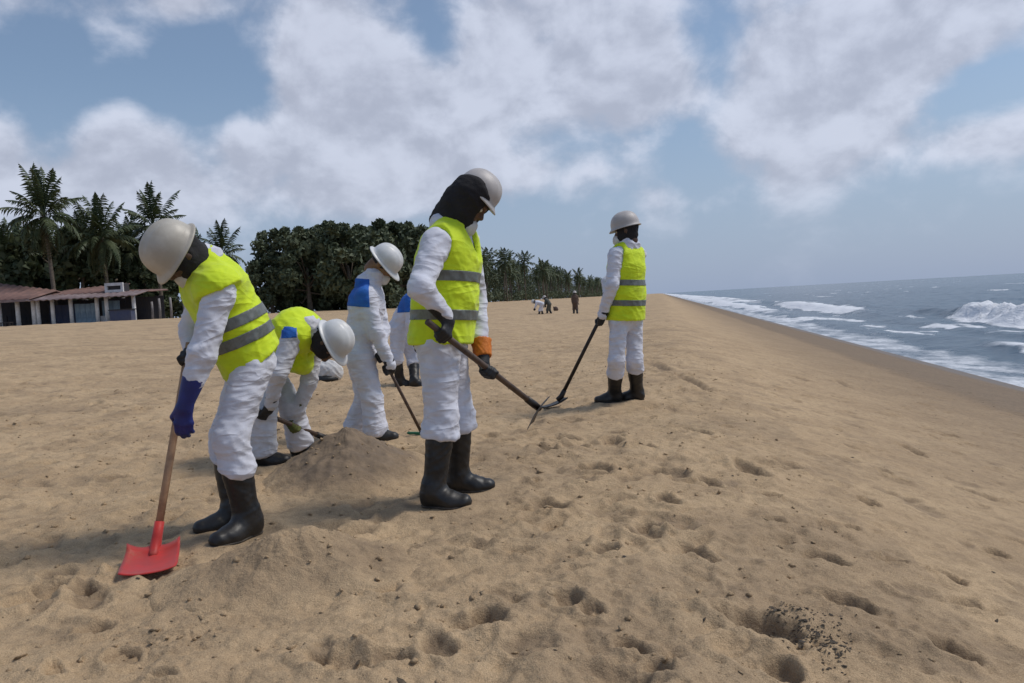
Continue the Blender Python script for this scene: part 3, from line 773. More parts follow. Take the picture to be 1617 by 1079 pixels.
# ------------------------------------------------------------------ a worker
def worker(spec):
    J = {k: at(*v) for k, v in spec['j'].items()}
    f = nrm(list(spec['face']) + [0]); left = np.array([-f[1], f[0], 0])
    org = np.array([(J['fR'] + J['fL'])[0] / 2, (J['fR'] + J['fL'])[1] / 2, min(J['fR'][2], J['fL'][2])])
    root = empty('person', org, spec['label'], 'person', spec.get('group'))
    sc = spec.get('scale', 1.0)
    # feet: ankle above the contact point
    for s in 'RL':
        FEET.append((J['f' + s][0], J['f' + s][1], J['f' + s][2]))
        J['a' + s] = J['f' + s] + np.array([0, 0, .095])
    hands = {}
    for s in 'RL':
        hs = spec['hand' + s]; side = 1 if s == 'R' else -1
        if hs['kind'] == 'grip':
            wr, hf, hn = grip(hs['G'], hs['A'], J['e' + s], side, hs['flip'])
            curl = (1.05, 1.35, .85); th = .8
        else:
            hf = nrm(hs['f']); hn = nrm(hs['n']); wr = J['w' + s]; curl = hs['curl']; th = hs.get('thumb', .3)
        J['w' + s] = wr; hands[s] = (wr, hf, hn, side, curl, th)
    # limb lengths, for checking
    dl = lambda a, b: round(float(np.linalg.norm(J[a] - J[b])), 2)
    print('LIMBS', spec['label'][:38], {k: dl(*k.split('-')) for k in ('pel-nk', 'nk-hd', 'sR-sL', 'sR-eR', 'eR-wR', 'sL-eL', 'eL-wL', 'hR-kR', 'kR-aR', 'hL-kL', 'kL-aL')})
    pel, nk = J['pel'], J['nk']; sp = nrm(nk - pel)
    ch = pel + (nk - pel) * .70; wa = pel + (nk - pel) * .34
    if 'ch' in J: ch = J['ch']; wa = .5 * (pel + ch)
    shv = nrm(J['sL'] - J['sR']); hpv = nrm(J['hL'] - J['hR']); fwd = nrm(np.cross(shv, sp))       # chest forward
    B = spec.get('bulk', 1.0); LG = spec.get('legs', 1.0)
    def torso(P, o=0.0, fl=0.0):
        d = ecap(P, pel, wa, hpv, (.160 * B + o + fl, .128 * B + o + fl), (.160 * B + o + fl * .5, .128 * B + o + fl * .5))
        d = smin(d, ecap(P, wa, ch, shv, (.160 * B + o + fl * .5, .128 * B + o + fl * .5), (.180 * B + o, .130 * B + o)), .05)
        d = smin(d, ecap(P, ch, nk - sp * .03, shv, (.178 * B + o, .128 * B + o), (.085 + o, .075 + o)), .06)
        d = smin(d, cap(P, J['sR'] * .8 + J['sL'] * .2, J['sL'] * .8 + J['sR'] * .2, .070 + o, .070 + o), .06)
        if 'sag' in spec:
            sg = at(*spec['sag']); d = smin(d, ecap(P, wa, sg, shv, (.14 + o, .10 + o), (.13 + o, .05 + o)), .08) if o > 0 else d
        return d
    bt = spec.get('boot_h', .36); long_tr = spec.get('long_trousers', False)
    def btop(s): 
        a, k = J['a' + s], J['k' + s]; return a + nrm(k - a) * (bt - .095)
    def body(P):
        d = torso(P)
        for s in 'RL':
            d = smin(d, cap(P, J['h' + s], J['k' + s], .108 * B * LG, .080 * LG), .06)
            hem = btop(s) - nrm(J['k' + s] - J['a' + s]) * (spec.get('hem', .06))
            leg = cap(P, J['k' + s], hem, .079 * LG, spec.get('hem_r', .090))
            nrm_hem = nrm(hem - J['k' + s]); cut = (P - np.asarray(hem + nrm_hem * .02, f32)) @ np.asarray(nrm_hem + np.array(spec.get('hem_cut', (.15, .1, 0))), f32)
            leg = smax(leg, cut, .02)
            d = smin(d, leg, .045)
        for s in 'RL':
            a = cap(P, J['s' + s], J['e' + s], .075 * B, .056)
            cuffp = J['w' + s] + nrm(J['e' + s] - J['w' + s]) * spec.get('cuff' + s, .03)
            b = cap(P, J['e' + s], cuffp, .056, .043)
            d = smin(d, smin(a, b, .03), .035)
        # collar / hood folded down
        d = smin(d, cap(P, nk - sp * .02, nk + nrm(J['hd'] - nk) * spec.get('collar', .05), .082, .076), .03)
        d = smin(d, cap(P, nk - fwd * .05 - shv * .05, nk - fwd * .05 + shv * .05, spec.get('lump', .055), spec.get('lump', .055)), .04)
        return d
    lo, hi = bounds([J[k] for k in J if k not in ('hd',)], .17); lo[2] = min(J['fR'][2], J['fL'][2])
    bo = sdf_obj('coverall', body, lo, hi, spec['vox'], M[spec.get('suit', 'suit')], root, org, wr=(spec.get('wr', .0085), 8.0, org[0] * 13, (1.1, 1.1, 1.7)))
    # vest
    if spec.get('vest'):
        hem_p = pel - sp * spec.get('vest_low', .05)
        nkc = nk + nrm(J['hd'] - nk) * .05 + fwd * .03
        def vest(P):
            d = torso(P, .026, spec.get('flare', .022))
            inner = torso(P, .004, spec.get('flare', .022) * .6)
            d = np.maximum(d, -inner)
            hemn = nrm(sp + spec.get('hem_tilt', 0) * fwd)
            d = np.maximum(d, -((P - np.asarray(hem_p, f32)) @ np.asarray(hemn, f32)))
            d = np.maximum(d, -cap(P, nk - sp * spec.get('ncut', .08), nkc + sp * .2, .070, .12))
            d = np.maximum(d, -cap(P, nk + fwd * .13, ch + fwd * .17 + sp * .02, .075, .012))
            # front opening line
            vs = spec.get('vsh')
            if vs:
                d = smin(d, np.maximum(cap(P, J['sR'] * vs + J['sL'] * (1 - vs), J['sL'] * vs + J['sR'] * (1 - vs), .108, .108), -((P - np.asarray(ch, f32)) @ np.asarray(sp, f32))), .03)
                d = np.maximum(d, -cap(P, nk - sp * spec.get('ncut', .08), nkc + sp * .2, .070, .12))
            for s in 'RL':
                if vs:
                    dn = nrm(J['e' + s] - J['s' + s]); oo = nrm(J['s' + s] - ch)
                    d = np.maximum(d, -cap(P, J['s' + s] + dn * .115 + oo * .02, J['s' + s] + dn * .26 + oo * .05, .084, .07)); continue
                out_ = J['s' + s] + (J['s' + s] - ch) * .25
                d = np.maximum(d, -cap(P, J['s' + s] - sp * .02, out_, .078, .12))
                d = np.maximum(d, -cap(P, J['s' + s] - sp * .02, J['s' + s] + nrm(J['e' + s] - J['s' + s]) * .10, .080, .072))
            return d
        lo, hi = bounds([pel, nk, J['sR'], J['sL'], hem_p] + ([at(*spec['sag'])] if 'sag' in spec else []), .30)
        ve = sdf_obj('vest', vest, lo, hi, spec['vox'] * .85, M['vest'], root, org, wr=(.006, 9.5, org[1] * 7, (1, 1, .8)))
        for q_ in spec['stripes']:
            n_ = nrm(sp + spec.get('stripe_tilt', 0) * fwd)
            c0 = pel + sp * (q_ - .026) - org; c1 = pel + sp * (q_ + .026) - org
            band_obj('reflective_stripe', ve, [(c0, n_), (c1, -n_)], .004, M['stripe'], ve)
    for pt in spec.get('patches', []):
        c = at(*pt['c']); r = pt['r']; ax1 = nrm(pt['u']); ax2 = nrm(pt['v']); ax3 = nrm(pt['n'])
        pl = [(c + ax1 * r[0] - org, -ax1), (c - ax1 * r[0] - org, ax1), (c + ax2 * r[1] - org, -ax2), (c - ax2 * r[1] - org, ax2), (c - ax3 * .09 - org, ax3)]
        band_obj('shoulder_patch', bo, pl, .003, M['blue'], bo)
    # boots
    for s in 'RL':
        toe = nrm(list(spec['toe' + s]) + [0]); a = J['a' + s]; k = J['k' + s]; lt = np.array([-toe[1], toe[0], 0])
        z0 = J['f' + s][2]; tp = btop(s)
        heel = np.array([a[0], a[1], z0 + .045]) - toe * .045; tp_ = np.array([a[0], a[1], z0 + .040]) + toe * .150
        def foot(P, o=0.0):
            d = ecap(P, heel, tp_ - toe * .06, lt, (.040 + o, .042 + o), (.050 + o, .044 + o))
            d = smin(d, ecap(P, tp_ - toe * .07, tp_, lt, (.051 + o, .043 + o), (.044 + o, .038 + o)), .03)
            d = smin(d, cap(P, a - toe * .005, tp_ - toe * .08, .050, .042), .04)
            return d
        def boot(P):
            d = foot(P)
            d = smin(d, cap(P, a - toe * .012, tp, .056, .074), .035)
            d = smin(d, cap(P, a - toe * .03 + np.array([0, 0, -.02]), a - toe * .02 + np.array([0, 0, .03]), .050, .050), .03)
            d = smax(d, (P - np.asarray(tp, f32)) @ np.asarray(nrm(k - a), f32), .006)
            return np.maximum(d, z0 - P[:, 2])
        lo, hi = bounds([heel, tp_, tp, a], .10); lo[2] = z0 - .01
        bb = sdf_obj('boot', boot, lo, hi, spec['vox'] * .8, M['boot'], root, org, wr=(.0035, 11, org[0] * 5 + (3 if s == 'R' else 8), (1, 1, 1.8)))
        def sole(P):
            d = foot(P, .007); d = np.maximum(d, P[:, 2] - (z0 + .026)); return np.maximum(d, z0 - .004 - P[:, 2])
        hi2 = hi.copy(); hi2[2] = z0 + .04
        sdf_obj('sole', sole, lo, hi2, spec['vox'] * .8, M['sole'], bb, org)
    # gloves
    for s in 'RL':
        wr, hf, hn, side, curl, th = hands[s]; hs = spec['hand' + s]
        fn, lo, hi = hand_fn(wr, hf, hn, side, curl, th, J['e' + s], hs.get('cr', .046), hs.get('cl', .09))
        gl = sdf_obj('glove', fn, lo, hi, .0046 if spec['vox'] < .0115 else .006, M[hs['mat']], root, org)
        if hs.get('cuff'):
            e = nrm(J['e' + s] - wr)
            def cf(P): return np.maximum(np.maximum(cap(P, wr + e * .02, wr + e * .13, .047, .056), -((P - np.asarray(wr + e * .025, f32)) @ np.asarray(e, f32))), (P - np.asarray(wr + e * .125, f32)) @ np.asarray(e, f32))
            lo, hi = bounds([wr, wr + e * .14], .08)
            sdf_obj('glove_cuff', cf, lo, hi, .005, M[hs['cuff']], gl, org, wr=(.004, 25, 2.0))
    # head
    hf = nrm(spec['headf']); hu = np.asarray(spec['headu'], float); hl = nrm(np.cross(hu, hf)); hu = np.cross(hf, hl)
    mw = Matrix(((hf[0], hl[0], hu[0], 0), (hf[1], hl[1], hu[1], 0), (hf[2], hl[2], hu[2], 0), (0, 0, 0, 1)))
    mw.translation = Vector(J['hd'] - org)
    hd = link('head', SH[spec.get('head', 'head')], root); hd.matrix_local = mw
    for s in (-1, 1):
        e = link('eye', SH['eye'], hd); e.location = (.0815, .032 * s, .003)
    hw = mw.copy(); hw.translation = Vector(J['hd'])
    n0 = J['hd'] - hu * .075 - hf * .025
    if not spec.get('scarf'):
        nf = lambda P: smin(cap(P, n0, nk, .055, .060), cap(P, J['hd'] - hu * .03 - hf * .03, n0, .056, .055), .03)
        lo, hi = bounds([n0, nk, J['hd']], .09)
        sdf_obj('neck', nf, lo, hi, .009, SH[spec.get('head', 'head')].materials[0], root, org)
    if spec.get('scarf'):
        fn, lo, hi = hood_fn(hw, nk, sp, fwd, shv, spec['scarf'])
        sdf_obj('sun_cape' if spec['scarf'] == 'cape' else 'scarf', fn, lo, hi, .0075 if spec['vox'] < .012 else spec['vox'], M['black_cloth'], root, org, wr=(.007, 13, 3.0))
    else: link('hair', SH['hair'], hd)
    if spec.get('mask'):
        mm = link('dust_mask', SH['mask'], root); m2 = mw.copy(); m2.translation = m2.translation + mw.to_3x3() @ Vector(spec['mask']); mm.matrix_local = m2
    hat = link('hard_hat', SH[spec['hat']], root); tilt = Matrix.Rotation(spec.get('hat_tilt', 0), 4, 'Y'); hat.matrix_local = mw @ Matrix.Translation(Vector(spec.get('hat_off', (0, 0, 0)))) @ tilt
    return J, org


# ------------------------------------------------------------------ the six workers and their tools
def gd(px, py, z=0.0):
    d = ray(px, py); return (px, py, float((z - CAM_H) / d[2] * d[1]))
def rod(a, b):
    A, B_ = at(*a), at(*b); return A, B_, nrm(B_ - A)
def on(A, Bv, t): return A + (Bv - A) * t

# 1: bent over the red shovel, front left
r1a, r1b, r1d = rod((298, 548, 3.62), (244, 872, 3.30))
P1 = dict(label='person in cream hard hat and yellow vest bent over a red shovel', face=(-.90, -.42), vox=.0095, vest=True, vest_low=.02,
          j=dict(pel=(396, 566, 3.72), nk=(317, 409, 3.62), hd=(283, 402, 3.50), sR=(322, 447, 3.76), sL=(348, 458, 3.46), eR=(303, 525, 3.78), eL=(320, 560, 3.40),
                 hR=(392, 580, 3.83), hL=(398, 580, 3.63), kR=(357, 690, 3.76), kL=(365, 694, 3.52), fR=gd(369, 837), fL=gd(390, 852), wR=(300, 560, 3.7), wL=(291, 640, 3.37)),
          handR=dict(kind='grip', G=on(r1a, r1b, .05), A=r1d, flip=1, mat='glove_black'),
          handL=dict(kind='free', f=(-.14, .06, -1), n=(.15, -.95, .1), curl=(.35, .55, .35), thumb=.5, mat='glove_blue', cl=.12, cr=.050), cuffL=.095,
          toeR=(-.80, -.50), toeL=(-.55, -.80), headf=(-.50, -.18, -.84), headu=(-.56, -.62, .55), scarf='scarf', collar=.06, lump=.035, ncut=.02, vsh=.93, hem_cut=(-.45, .1, 0), mask=(-.005, 0, -.03), hat='hat_cream', hat_off=(-.005, 0, .0),
          stripes=(.115, .205), flare=.016, hem_tilt=.25, suit='suit', boot_h=.40, hem_r=.088, bulk=.90, legs=.90)
# 2: standing in the middle with the long hoe
r2a, r2b, r2d = rod((681, 513, 3.70), (846, 641, 4.42))
P2 = dict(label='person with black head scarf under the hard hat, swinging a hoe in the middle', face=(.985, -.10), vox=.0095, vest=True, vest_low=.03,
          j=dict(pel=(696, 535, 4.05), nk=(716, 356, 4.05), hd=(741, 318, 4.03), sR=(688, 384, 3.85), sL=(735, 380, 4.22), eR=(664, 456, 3.69), eL=(752, 468, 4.30),
                 hR=(693, 545, 3.96), hL=(704, 545, 4.14), kR=(697, 660, 3.92), kL=(724, 655, 4.15), fR=gd(690, 804), fL=gd(729, 779), wR=(685, 500, 3.84), wL=(757, 540, 4.2)),
          handR=dict(kind='grip', G=on(r2a, r2b, .08), A=r2d, flip=1, mat='glove_black', cl=.10),
          handL=dict(kind='grip', G=on(r2a, r2b, .51), A=r2d, flip=1, mat='glove_black', cl=.06, cuff='orange'), cuffL=.125,
          toeR=(.95, -.25), toeL=(.99, -.05), headf=(.70, -.10, -.70), headu=(.70, 0, .71), scarf='cape', hat='hat_small', hat_off=(.004, 0, .030), hem_cut=(.0, .1, 0),
          stripes=(.125, .325), stripe_tilt=-.12, flare=.02, hem_tilt=-.15, boot_h=.42, hem_r=.104, hem=.03, mask=(.0, 0, -.055))
# 3: seen from behind on the crest
r3a, r3b, r3d = rod((965, 468, 7.02), (886, 627, 7.22))
P3 = dict(label='person seen from behind on the beach crest holding a black hoe', face=(-.70, .71), vox=.0115, vest=True, vest_low=.03,
          j=dict(pel=(988, 500, 7.06), nk=(990, 389, 7.04), hd=(989, 364, 7.02), sR=(1009, 402, 7.18), sL=(972, 403, 6.92), eR=(960, 446, 7.34), eL=(967, 450, 6.86),
                 hR=(999, 506, 7.13), hL=(977, 506, 7.00), kR=(1003, 568, 7.08), kL=(974, 570, 6.96), fR=gd(1004, 634, .03), fL=gd(969, 637, .03), wR=(947, 462, 7.2), wL=(956, 484, 6.9)),
          handR=dict(kind='grip', G=on(r3a, r3b, .10), A=r3d, flip=1, mat='glove_black', cl=.14, cr=.055), cuffR=.12,
          handL=dict(kind='grip', G=on(r3a, r3b, .23), A=r3d, flip=1, mat='glove_black', cl=.10), cuffL=.07,
          toeR=(-.55, .2), toeL=(-.95, -.1), headf=(-.92, .30, -.18), headu=(-.18, .05, .98), scarf='scarf', collar=.09, hat='hat_grey', mask=(.012, 0, -.02), hat_off=(0, 0, .005),
          stripes=(.13, .315), boot_h=.36, hem_r=.082, hem=.01, legs=.86, bulk=.93, hem_cut=(0, .1, 0))
# 4: all in white with the blue yoke
r4a, r4b, r4d = rod((600, 556, 6.02), (666, 684, 6.18))
P4 = dict(label='person in white coverall with blue shoulder yoke raking behind the heap', face=(.93, .22), vox=.0115, suit='suit',
          j=dict(pel=(570, 556, 6.14), nk=(584, 446, 6.14), hd=(604, 416, 6.14), sR=(579, 468, 5.98), sL=(590, 462, 6.32), eR=(594, 528, 5.96), eL=(604, 520, 6.30),
                 hR=(570, 566, 6.05), hL=(568, 564, 6.23), kR=(588, 630, 6.00), kL=(578, 628, 6.20), fR=gd(594, 698), fL=gd(562, 692), wR=(606, 566, 6), wL=(600, 556, 6.2)),
          handR=dict(kind='grip', G=on(r4a, r4b, .20), A=r4d, flip=1, mat='glove_black', cl=.07),
          handL=dict(kind='grip', G=on(r4a, r4b, .05), A=r4d, flip=1, mat='glove_black', cl=.07),
          toeR=(.97, -.2), toeL=(.95, .2), headf=(.60, .10, -.78), headu=(.80, -.16, .58), head='head_warm', hat='hat_white', mask=(.014, 0, -.03), hat_off=(0, 0, .0),
          long_trousers=True, boot_h=.16, hem=.09, hem_r=.100, bulk=1.02, hem_cut=(-.2, 0, 0),
          collar=.075, patches=[dict(c=(563, 462, 5.97), r=(.10, .11), u=(1, .1, 0), v=(.12, 0, 1), n=(-.45, -.85, .2))])
# 5: bent double with the wooden shovel
r5a, r5b, r5d = rod((396, 645, 5.08), (514, 692, 5.62))
P5 = dict(label='person bent double in yellow vest between the front worker and the heap', face=(.90, -.35), vox=.0115, vest=True, vest_low=.0, vsh=.85,
          j=dict(pel=(414, 566, 5.50), nk=(496, 524, 5.26), ch=(472, 524, 5.32), hd=(522, 540, 5.20), sR=(462, 530, 5.14), sL=(494, 536, 5.44), eR=(440, 590, 5.06), eL=(488, 605, 5.42),
                 hR=(412, 578, 5.38), hL=(420, 576, 5.58), kR=(417, 652, 5.24), kL=(462, 648, 5.46), fR=gd(418, 737), fL=gd(477, 722), wR=(420, 640, 5.1), wL=(465, 655, 5.3)),
          handR=dict(kind='grip', G=on(r5a, r5b, .13), A=r5d, flip=1, mat='glove_black', cl=.07),
          handL=dict(kind='grip', G=on(r5a, r5b, .56), A=r5d, flip=1, mat='glove_olive', cl=.09),
          toeR=(.98, -.1), toeL=(.95, -.25), headf=(.42, -.10, -.90), headu=(.88, -.20, .42), scarf='scarf', hat='hat_white', hat_off=(0, 0, .0),
          stripes=(.02, .13), long_trousers=True, boot_h=.16, hem=.06, hem_r=.095, sag=(478, 575, 5.36), suit='suit_dusty',
          patches=[dict(c=(457, 523, 5.10), r=(.05, .045), u=(1, .1, 0), v=(0, 0, 1), n=(-.2, -1, .2))])
# 6: mostly hidden behind the hoe worker
P6 = dict(label='person with blue shoulders stooping farther back, half hidden behind the hoe worker', face=(.95, .2), vox=.014,
          j=dict(pel=(629, 516, 10.0), nk=(660, 464, 9.95), hd=(680, 462, 9.9), sR=(648, 474, 9.80), sL=(656, 470, 10.12), eR=(648, 512, 9.74), eL=(664, 512, 10.1),
                 hR=(629, 522, 9.92), hL=(630, 521, 10.1), kR=(626, 566, 9.86), kL=(652, 564, 10.1), fR=gd(634, 613), fL=gd(657, 613), wR=(656, 543, 9.76), wL=(670, 543, 10)),
          handR=dict(kind='free', f=(.3, 0, -1), n=(-.2, -1, 0), curl=(.6, .8, .5), thumb=.6, mat='glove_black', cl=.08),
          handL=dict(kind='free', f=(.3, 0, -1), n=(-.2, 1, 0), curl=(.6, .8, .5), thumb=.6, mat='glove_black', cl=.08),
          toeR=(.97, -.1), toeL=(.97, -.1), headf=(.75, .1, -.65), headu=(.65, 0, .75), scarf='scarf', hat='hat_white', boot_h=.38, hem=.02, hem_r=.09,
          patches=[dict(c=(645, 476, 9.78), r=(.16, .14), u=(1, 0, 0), v=(0, 0, 1), n=(-.3, -.8, .2))])
WORKERS = [P1, P2, P3, P4, P5, P6]
for p in WORKERS: worker(p)

def frame_obj(o, pos, ex, ey, ez):
    m = Matrix(((ex[0], ey[0], ez[0], pos[0]), (ex[1], ey[1], ez[1], pos[1]), (ex[2], ey[2], ez[2], pos[2]), (0, 0, 0, 1))); o.matrix_local = m
def blade_mesh(name, m, width, length, curl=.02, dish=.03, thick=.004, step=.018, round_=.25):
    """square shovel blade: dished pan with raised sides and a turned tread at the back. x along, y across, z up"""
    nu, nv = 17, 15; top = []; 
    for i in range(nu):
        t = i / (nu - 1)
        for j in range(nv):
            s = -1 + 2 * j / (nv - 1)
            wdt = width / 2 * (1 - round_ * max(0, t - .75) ** 1.5 * 4 * .35 - .06 * (1 - t))
            x = length * (t - round_ * .25 * abs(s) ** 3 * max(0, t - .6) / .4)
            z = dish * abs(s) ** 2.6 * (1 - .65 * t) + curl * (1 - t) ** 3 + (step * math.exp(-(t / .05) ** 2))
            z += .012 * math.exp(-((s) / .22) ** 2) * max(0, 1 - t / .55)
            top.append((x, s * wdt, z))
    V = top + [(x, y, z - thick) for x, y, z in top]; n_ = nu * nv; F = []
    for i in range(nu - 1):
        for j in range(nv - 1):
            a = i * nv + j; F.append((a, a + nv, a + nv + 1, a + 1)); F.append((n_ + a, n_ + a + 1, n_ + a + nv + 1, n_ + a + nv))
    edge = [j for j in range(nv)] + [i * nv + nv - 1 for i in range(1, nu)] + [(nu - 1) * nv + j for j in range(nv - 2, -1, -1)] + [i * nv for i in range(nu - 2, 0, -1)]
    for a, b in zip(edge, edge[1:] + edge[:1]): F.append((a, b, n_ + b, n_ + a))
    return mesh_np(name, np.array(V), F, m)

# red shovel
org = r1b; t1 = empty('shovel', org, 'red square shovel with a pale wooden shaft dug into the sand', 'shovel')
tube_obj('shaft', [on(r1a, r1b, -.02), on(r1a, r1b, .3), on(r1a, r1b, .6), on(r1a, r1b, .90)], [.0165, .017, .017, .0165], M['wood_pale'], t1, org, 14)
tip = hit(228, 920); bd = nrm(tip + np.array([0, 0, .02]) - (r1b + np.array([0, 0, -.02])))
tube_obj('socket', [on(r1a, r1b, .86), on(r1a, r1b, .93), r1b, r1b + bd * .05 - np.array([0, 0, .002])], [.0205, .022, .026, .016], M['red'], t1, org, 14)
bl = link('blade', blade_mesh('blade', M['red'], .228, .255, .03, .032), t1)
up_ = np.array([0, 0, 1.0]); yy = nrm(np.cross(up_, bd)); zz_ = np.cross(bd, yy); frame_obj(bl, (0, 0, -.024), bd, yy, zz_)
# long hoe of the middle worker
org = r2b; t2 = empty('hoe', org, 'long hoe with dark shaft in the hands of the middle worker', 'hoe')
tube_obj('shaft', [on(r2a, r2b, -.03), on(r2a, r2b, .5), on(r2a, r2b, .965)], [.0165, .0165, .0165], M['wood_dark'], t2, org, 12)
tube_obj('socket', [on(r2a, r2b, .90), on(r2a, r2b, .98), r2b + r2d * .04], [.020, .022, .020], M['black_steel'], t2, org, 12)
e1 = at(866, 629, 4.45) - r2b; e2 = at(838, 672, 4.36) - r2b
def plate(a, b, across, w0, w1, th):
    a = np.array(a); b = np.array(b); ac = nrm(across); d = nrm(b - a); n_ = np.cross(ac, d); V = []; F = []
    n = 8
    for i in range(n + 1):
        t = i / n; p = a + (b - a) * t + n_ * .014 * math.sin(math.pi * t); wv = w0 + (w1 - w0) * t
        for s in (-1, -.35, .35, 1):
            for k in (-1, 1): V.append(p + ac * s * wv / 2 + n_ * (k * th / 2 + .006 * (1 - s * s)))
    for i in range(n):
        for j in range(3):
            o = i * 8 + j * 2
            F.append((o, o + 2, o + 10, o + 8)); F.append((o + 1, o + 9, o + 11, o + 3))
        F.append((i * 8, i * 8 + 8, i * 8 + 9, i * 8 + 1)); F.append((i * 8 + 6, i * 8 + 7, i * 8 + 15, i * 8 + 14))
    F.append((0, 1, 3, 2)); F.append((2, 3, 5, 4)); F.append((4, 5, 7, 6)); o = n * 8
    F.append((o, o + 2, o + 3, o + 1)); F.append((o + 2, o + 4, o + 5, o + 3)); F.append((o + 4, o + 6, o + 7, o + 5))
    return np.array(V), F
V_, F__ = plate(e1, e2, (.25, .95, .1), .09, .17, .006); link('blade', mesh_np('blade', V_, F__, M['black_steel'], False), t2)
# black hoe on the crest
org = r3b; t3 = empty('hoe', org, 'black hoe resting on the sand in front of the worker on the crest', 'hoe')
tube_obj('shaft', [on(r3a, r3b, -.05), on(r3a, r3b, .5), on(r3a, r3b, .99)], [.017, .017, .018], M['black_steel'], t3, org, 12)
tube_obj('socket', [on(r3a, r3b, .93), r3b, r3b + r3d * .02 + np.array([-.03, 0, -.01])], [.022, .026, .022], M['black_steel'], t3, org, 12)
V_, F__ = plate(at(893, 628, 7.22) - org, at(858, 643, 7.20) - org, (.25, -.95, .1), .14, .20, .012); link('blade', mesh_np('blade', V_, F__, M['black_steel'], False), t3)
# green rake
org = r4b; t4 = empty('rake', org, 'thin rake with a green head held by the worker in white', 'rake')
tube_obj('shaft', [on(r4a, r4b, -.12), on(r4a, r4b, .5), on(r4a, r4b, 1.0)], [.013, .013, .013], M['wood_dark'], t4, org, 10)
hb = MB(); hb.box((-.13, -.012, -.012), (.13, .012, .012)); o_ = hb.build('head_bar', M['green'], t4); frame_obj(o_, (0, 0, -.004), nrm((.9, -.35, 0)), nrm((.35, .9, 0)), (0, 0, 1))
tn = MB().tube([(0, 0, 0), (0, -.012, -.035), (0, -.006, -.065)], [.006, .005, .003], 6).mesh('tine', M['green'], True)
for i in range(9):
    o2 = link('tine', tn, o_, (-.12 + .03 * i, 0, -.008))
# wooden shovel
org = r5b; t5 = empty('shovel', org, 'shovel with dark wooden shaft pushed into the brown heap', 'shovel')
tube_obj('shaft', [on(r5a, r5b, -.04), on(r5a, r5b, .5), on(r5a, r5b, .95)], [.017, .017, .017], M['wood_dark'], t5, org, 12)
tube_obj('socket', [on(r5a, r5b, .86), on(r5a, r5b, .97), r5b + r5d * .05], [.021, .024, .018], M['black_steel'], t5, org, 12)
bl = link('blade', blade_mesh('blade', M['black_steel'], .22, .28, .01, .03), t5); yy = nrm(np.cross(up_, r5d)); frame_obj(bl, (0, 0, -.012), r5d, yy, np.cross(r5d, yy))

beach, NEAR = build_beach()
sea = build_sea()
DG = bpy.context.evaluated_depsgraph_get()
def drop(x, y):
    ok, p, n, i = beach.ray_cast(Vector((x, y, 8)), Vector((0, 0, -1)))
    return (np.array(p), np.array(n)) if ok else (np.array([x, y, ground_at(x, y)]), np.array([0, 0, 1.0]))

# ------------------------------------------------------------------ dug heaps of sand
HP = []
def heap(px, py, D, rx, ry, h, ang, wetv, seed, label):
    c = at(px, py, D); nr, nt_ = 80, 170
    R, T = np.meshgrid(np.linspace(0.0, 1.12, nr), np.linspace(0, 2 * np.pi, nt_, endpoint=False), indexing='ij')
    lx = (R * np.cos(T)).ravel() * rx; ly = (R * np.sin(T)).ravel() * ry
    x = c[0] + lx * math.cos(ang) - ly * math.sin(ang); y = c[1] + lx * math.sin(ang) + ly * math.cos(ang)
    rr = R.ravel() * (1 + .22 * fbm2(x, y, 2.2, seed, 3))
    z = base_z(x, y) + relief(x, y) * .4 - .02 + h * (np.clip(1 - rr, 0, None) ** .9 * .7 + .3 * np.exp(-(rr / .45) ** 2)) * (1 + .18 * fbm2(x, y, 4.5, seed + 2, 3)) \
        + (.020 * fbm2(x, y, 13, seed + 5, 4, .65) + .030 * fbm2(x, y, 4.5, seed + 6, 3) - .022 * np.abs(gn2(x, y, 7.0, seed + 7))) * (1 - R.ravel() * .4) - .05 * sstep(R.ravel(), .95, 1.1)
    I = np.arange(nr * nt_).reshape(nr, nt_); J_ = np.roll(I, -1, 1)
    Q = np.stack([I[:-1], I[1:], J_[1:], J_[:-1]], -1).reshape(-1, 4)
    o_ = np.array([c[0], c[1], 0])
    me = mesh_np('sand_heap', np.stack([x, y, z], 1) - o_, Q, M['sand'])
    attr(me, 'wet', np.clip(wetv * (1 - sstep(R.ravel(), .55, 1.0)) + .25 * fbm2(x, y, 3, seed + 9, 3), 0, .85))
    HP.append(np.stack([x, y, z, rr], 1))
    return link('sand_heap', me, None, o_, label=label, cat='sand heap', group='heaps of dug sand')
heap(468, 905, 3.02, .56, .40, .22, .15, .32, 5.0, 'low light brown sand heap right of the red shovel blade')
heap(550, 735, 4.90, .58, .74, .30, .1, .85, 15.0, 'darker brown sand heap between the boots of the front worker and the middle worker')
heap(300, 1010, 2.5, .45, .28, .05, .3, .05, 25.0, 'flat spread of loose sand at the bottom edge in front of the red shovel')

